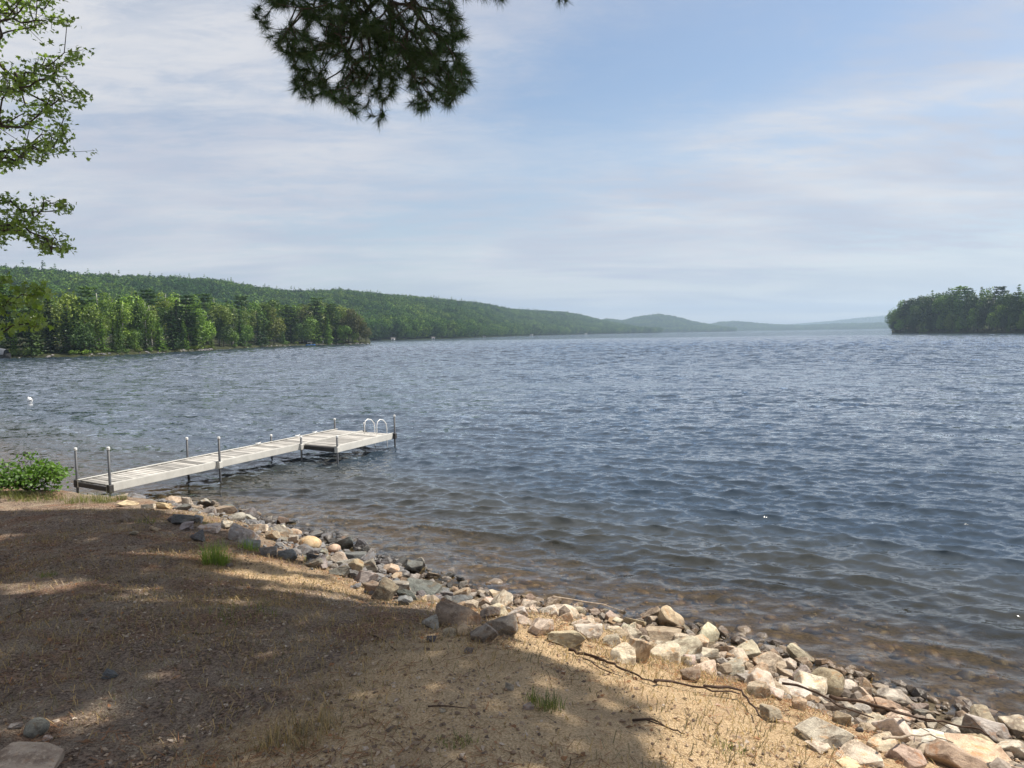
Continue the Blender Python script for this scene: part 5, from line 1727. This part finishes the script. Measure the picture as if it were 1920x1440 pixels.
rgG = np.random.default_rng(31)
for px, py, rad, n_, h_, lbl in ((404, 1056, 0.15, 190, (0.16, 0.36), 'bright yellow green grass tuft at the edge of the dark stones'), (466, 1032, 0.14, 60, (0.10, 0.24), 'thin green weeds among the stones right of the bright tuft'),
                                 (1020, 1325, 0.10, 70, (0.04, 0.12), 'green weed tuft on the sand at the edge of the shade'), (852, 1392, 0.10, 45, (0.02, 0.06), 'sparse green tuft in the shade at the bottom middle'),
                                 (170, 940, 0.45, 260, (0.10, 0.26), 'green grass at the crest in front of the near dock posts'), (70, 938, 0.50, 240, (0.08, 0.22), 'green grass below the leafy shrub'), (10, 930, 0.45, 220, (0.10, 0.28), 'dark green grass at the left edge beside the shrub'),
                                 (228, 938, 0.10, 60, (0.10, 0.26), 'small green sprig left of the yellowish stones'), (1370, 1405, 0.10, 45, (0.02, 0.06), 'short yellow green grass on the sunlit sand'), (390, 993, 0.10, 30, (0.08, 0.2), 'dark weed between the cream and slate stones'),
                                 (594, 1058, 0.16, 70, (0.05, 0.14), 'green weeds over the stones beyond the sunlit flecks'), (275, 980, 0.14, 40, (0.06, 0.14), 'dark weed at the bank top below the yellowish stones'),
                                 (455, 1150, 0.3, 60, (0.04, 0.12), 'thin olive grass on the shaded soil in the middle left'), (90, 1080, 0.10, 50, (0.03, 0.08), 'small dark weed on the shaded soil at the left'),
                                 (560, 1388, 0.22, 120, (0.06, 0.16), 'dry bent grass tuft at the bottom in the shade')):
    c_ = on_ground(px, py)
    a = rgG.uniform(0, 6.28, n_)
    r_ = rad * np.sqrt(rgG.uniform(size=n_))
    X, Y = c_[0] + r_ * np.cos(a), c_[1] + r_ * np.sin(a) * 0.8
    Pb = np.stack([X, Y, ground_h(X, Y) - 0.01], -1)
    v_, f_ = blades(np.repeat(Pb, 2, 0) + rgG.normal(0, 0.012, (2 * n_, 3)) * np.array([1, 1, 0.2]), h_, (0.0025, 0.006), (0.15, 1.35), rgG)
    thing('grass_tuft', lbl, 'grass', c_, group='grass tufts on the bank',
          data=make_mesh('grass_tuft', v_ - c_, f_, M['grassd'] if lbl.startswith('dry') else M['grassg'] if lbl.startswith('bright') or px > 400 and py < 1045 else M['grasso']))

# dry grass lying over the soil and sand
def patchy(n, xr, yr, dens, rg):
    X, Y = rg.uniform(*xr, n), rg.uniform(*yr, n)
    s = shore_dist(X, Y)
    k = (s > band_w(X) * 0.98) & (np.abs(X / Y) < 0.80) & (rg.uniform(size=n) < dens(X, Y))
    X, Y = X[k], Y[k]
    return np.stack([X, Y, ground_h(X, Y, s[k])], -1)


Pb = patchy(90000, (-9.5, 3.6), (2.8, 12.5), lambda X, Y: np.clip(0.30 + 0.9 * fbm(X * 0.8, Y * 0.8, 3, 71), 0.05, 1) * np.clip(8.0 / Y, 0.3, 1), rgG)
v_, f_ = blades(Pb - np.array([0, 0, 0.004]), (0.03, 0.12), (0.003, 0.006), (1.15, 1.66), rgG)
link('dry_grass', make_mesh('dry_grass', v_, f_, M['grassd']), kind='stuff')
Pb = patchy(14000, (-9.5, 3.0), (2.8, 12.5), lambda X, Y: np.clip(1.6 * fbm(X * 0.55 + 9, Y * 0.55, 3, 91) - 0.15, 0, 1), rgG)
v_, f_ = blades(Pb - np.array([0, 0, 0.004]), (0.02, 0.07), (0.0015, 0.003), (0.7, 1.5), rgG)
link('green_grass', make_mesh('green_grass', v_, f_, M['grasso']), kind='stuff')
# fallen pine needles and bark crumbs
Pn = patchy(90000, (-9.5, 3.6), (2.8, 12.0), lambda X, Y: np.clip(0.35 + 1.0 * fbm(X * 0.9, Y * 0.9, 3, 81), 0.06, 1) * np.clip(7.0 / Y, 0.25, 1), rgG)
NEED = np.array([(-0.5, -0.010, 0), (-0.5, 0.010, 0), (0.5, 0.010, 0.03), (0.5, -0.010, 0.03)])
v_, f_ = scatter(NEED, CARDF, Pn + np.array([0, 0, 0.006]), rot_frames(len(Pn), 0.16, rgG), np.stack([rgG.uniform(0.05, 0.11, len(Pn)), rgG.uniform(0.14, 0.26, len(Pn)), np.full(len(Pn), 0.1)], -1))
link('pine_litter', make_mesh('pine_litter', v_, f_, M['litter']), kind='stuff')
Pc = patchy(5000, (-9.5, 3.6), (2.8, 12.0), lambda X, Y: np.clip(0.3 + 0.8 * fbm(X * 1.1, Y * 1.1, 3, 87), 0.05, 1), rgG)
v_, f_ = scatter(CARD, CARDF, Pc + np.array([0, 0, 0.006]), rot_frames(len(Pc), 0.3, rgG), rgG.uniform(0.015, 0.05, len(Pc)))
link('bark_litter', make_mesh('bark_litter', v_, f_, M['litter']), kind='stuff')


def stick(name, pix, r, tint, label, lift=0.02, fork=()):
    r *= 0.68
    pts = [on_ground(x, y, 0.0) for x, y in pix]
    pts = [np.array([q[0], q[1], max(gh(q[0], q[1]), 0) + lift]) for q in pts]
    # thicken the path and let it wander a little
    t = np.linspace(0, len(pts) - 1, len(pts) * 3 - 2)
    P = np.stack([np.interp(t, np.arange(len(pts)), [q[c] for q in pts]) for c in range(3)], -1)
    k = rgG.normal(0, r * 0.8, P.shape) * np.array([1, 1, 0.3])
    k[0] = k[-1] = 0
    P = P + k
    org = P[0].copy()
    rad = r * np.linspace(1.0, 0.45, len(P)) * rgG.uniform(0.85, 1.15, len(P))
    mb = MB().tube(P - org, rad, 7)
    o = thing(name, label, 'stick', org, group='sticks and roots on the bank', data=mb.mesh(name, M['wood'], True))
    o.color = (*tint, 1)
    for u, dx, dy, L in fork:
        i = int(u * (len(P) - 1))
        q = P[i] - org
        e = q + np.array([dx, dy, 0.02]) * L
        m2 = MB().tube([q, (q + e) / 2 + rgG.normal(0, 0.01, 3), e], [rad[i] * 0.8, rad[i] * 0.6, rad[i] * 0.25], 6)
        s_ = m2.build('twig', M['wood'], o, True)
        s_.color = (*tint, 1)
    PLACED.append((o, pix[0][0]))
    return o


DK, MD, PL = (0.095, 0.060, 0.042), (0.16, 0.11, 0.075), (0.42, 0.34, 0.26)
stick('stick', [(1066, 1225), (1095, 1234), (1134, 1246), (1159, 1260), (1196, 1274), (1232, 1289)], 0.016, DK, 'long dark stick along the edge between sand and stones', 0.03, ((0.9, 0.5, -0.6, 0.18), (0.25, 0.6, -0.5, 0.22)))
stick('root', [(1228, 1288), (1256, 1288), (1290, 1295), (1337, 1306), (1387, 1312)], 0.014, DK, 'dark root running on from the long stick to the stones', 0.04)
stick('stick', [(1093, 1238), (1127, 1258), (1168, 1274)], 0.008, DK, 'thin dark twig on the sand below the long dark stick', 0.015)
stick('root', [(1320, 1303), (1387, 1310), (1411, 1334), (1428, 1365)], 0.015, DK, 'dark root bending down over the sand at the stones', 0.06, ((0.75, 0.3, -0.4, 0.25),))
stick('root', [(1466, 1336), (1507, 1343), (1545, 1362), (1573, 1384), (1638, 1408)], 0.013, DK, 'thin dark root lying over the largest pale slab', 0.20)
stick('root', [(1556, 1362), (1604, 1369), (1655, 1384), (1724, 1394), (1782, 1405), (1837, 1415), (1853, 1428)], 0.018, DK, 'long dark root across the stones to the lower right corner', 0.20, ((0.5, 0.5, -0.6, 0.3),))
stick('stick', [(1655, 1431), (1700, 1422), (1741, 1418), (1786, 1432)], 0.012, PL, 'pale bleached stick at the bottom edge on the right', 0.14)
stick('stick', [(1690, 1382), (1715, 1398), (1741, 1418)], 0.010, PL, 'short pale stick crossing below the long dark root', 0.16)
stick('stick', [(1037, 1172), (1075, 1175), (1131, 1180), (1169, 1187)], 0.012, PL, 'pale bleached stick lying on the cream stones', 0.24)
stick('twig', [(1187, 1355), (1225, 1353), (1262, 1372), (1284, 1380)], 0.010, DK, 'bent dark twig alone on the sunlit sand', 0.012, ((0.1, 0.7, -0.35, 0.22),))
stick('twig', [(803, 1330), (840, 1330), (878, 1333)], 0.007, DK, 'thin dark twig on the shaded sand', 0.012)
stick('twig', [(45, 1125), (37, 1147), (47, 1176)], 0.012, MD, 'crooked grey twig on the soil at the left', 0.015)
stick('twig', [(360, 1190), (380, 1192), (401, 1190)], 0.012, MD, 'short grey twig on the soil in the middle left', 0.012)
stick('stick', [(266, 976), (286, 999)], 0.010, DK, 'thin straight dark stick leaning on the top stones below the dock', 0.10)
stick('twig', [(10, 1160), (60, 1140), (120, 1118)], 0.006, MD, 'long thin pale twig beside the crooked one at the left', 0.012)
stick('twig', [(0, 1330), (16, 1308), (30, 1296)], 0.012, MD, 'grey twig at the left edge above the corner slab', 0.02)
stick('twig', [(690, 1190), (720, 1205), (742, 1222)], 0.008, DK, 'dark twig on the shaded soil left of the sand', 0.012)

# ------------------------------------------------------------------ air
hz, w = new_mat('haze')
vol = w.n('ShaderNodeVolumePrincipled', i={'Color': (0.60, 0.79, 1.0, 1), 'Density': 0.00019, 'Anisotropy': 0.25})
_out = w.n('ShaderNodeOutputMaterial')
w.t.links.new(vol.outputs[0], _out.inputs['Volume'])
MB().box((0, 3200, 112), (13900, 7500, 236)).build('haze', hz, kind='stuff')

# ------------------------------------------------------------------ labels: what still reads the same is told apart by its place in the row
ORD = ['leftmost', 'second from left', 'third from left', 'fourth from left', 'fifth from left', 'sixth from left', 'seventh from left', 'eighth from left', 'ninth from left', 'tenth from left']
pxof = {o.name: x for o, x in PLACED}
same = {}
for o in THINGS:
    same.setdefault(o['label'], []).append(o)
for lb, os_ in same.items():
    if len(os_) > 1:
        os_.sort(key=lambda o: pxof.get(o.name, 0))
        for k, o in enumerate(os_):
            tail = ORD[k] if k < len(os_) - 1 or len(os_) == 1 else 'rightmost'
            o['label'] = f'{lb}, {tail}'
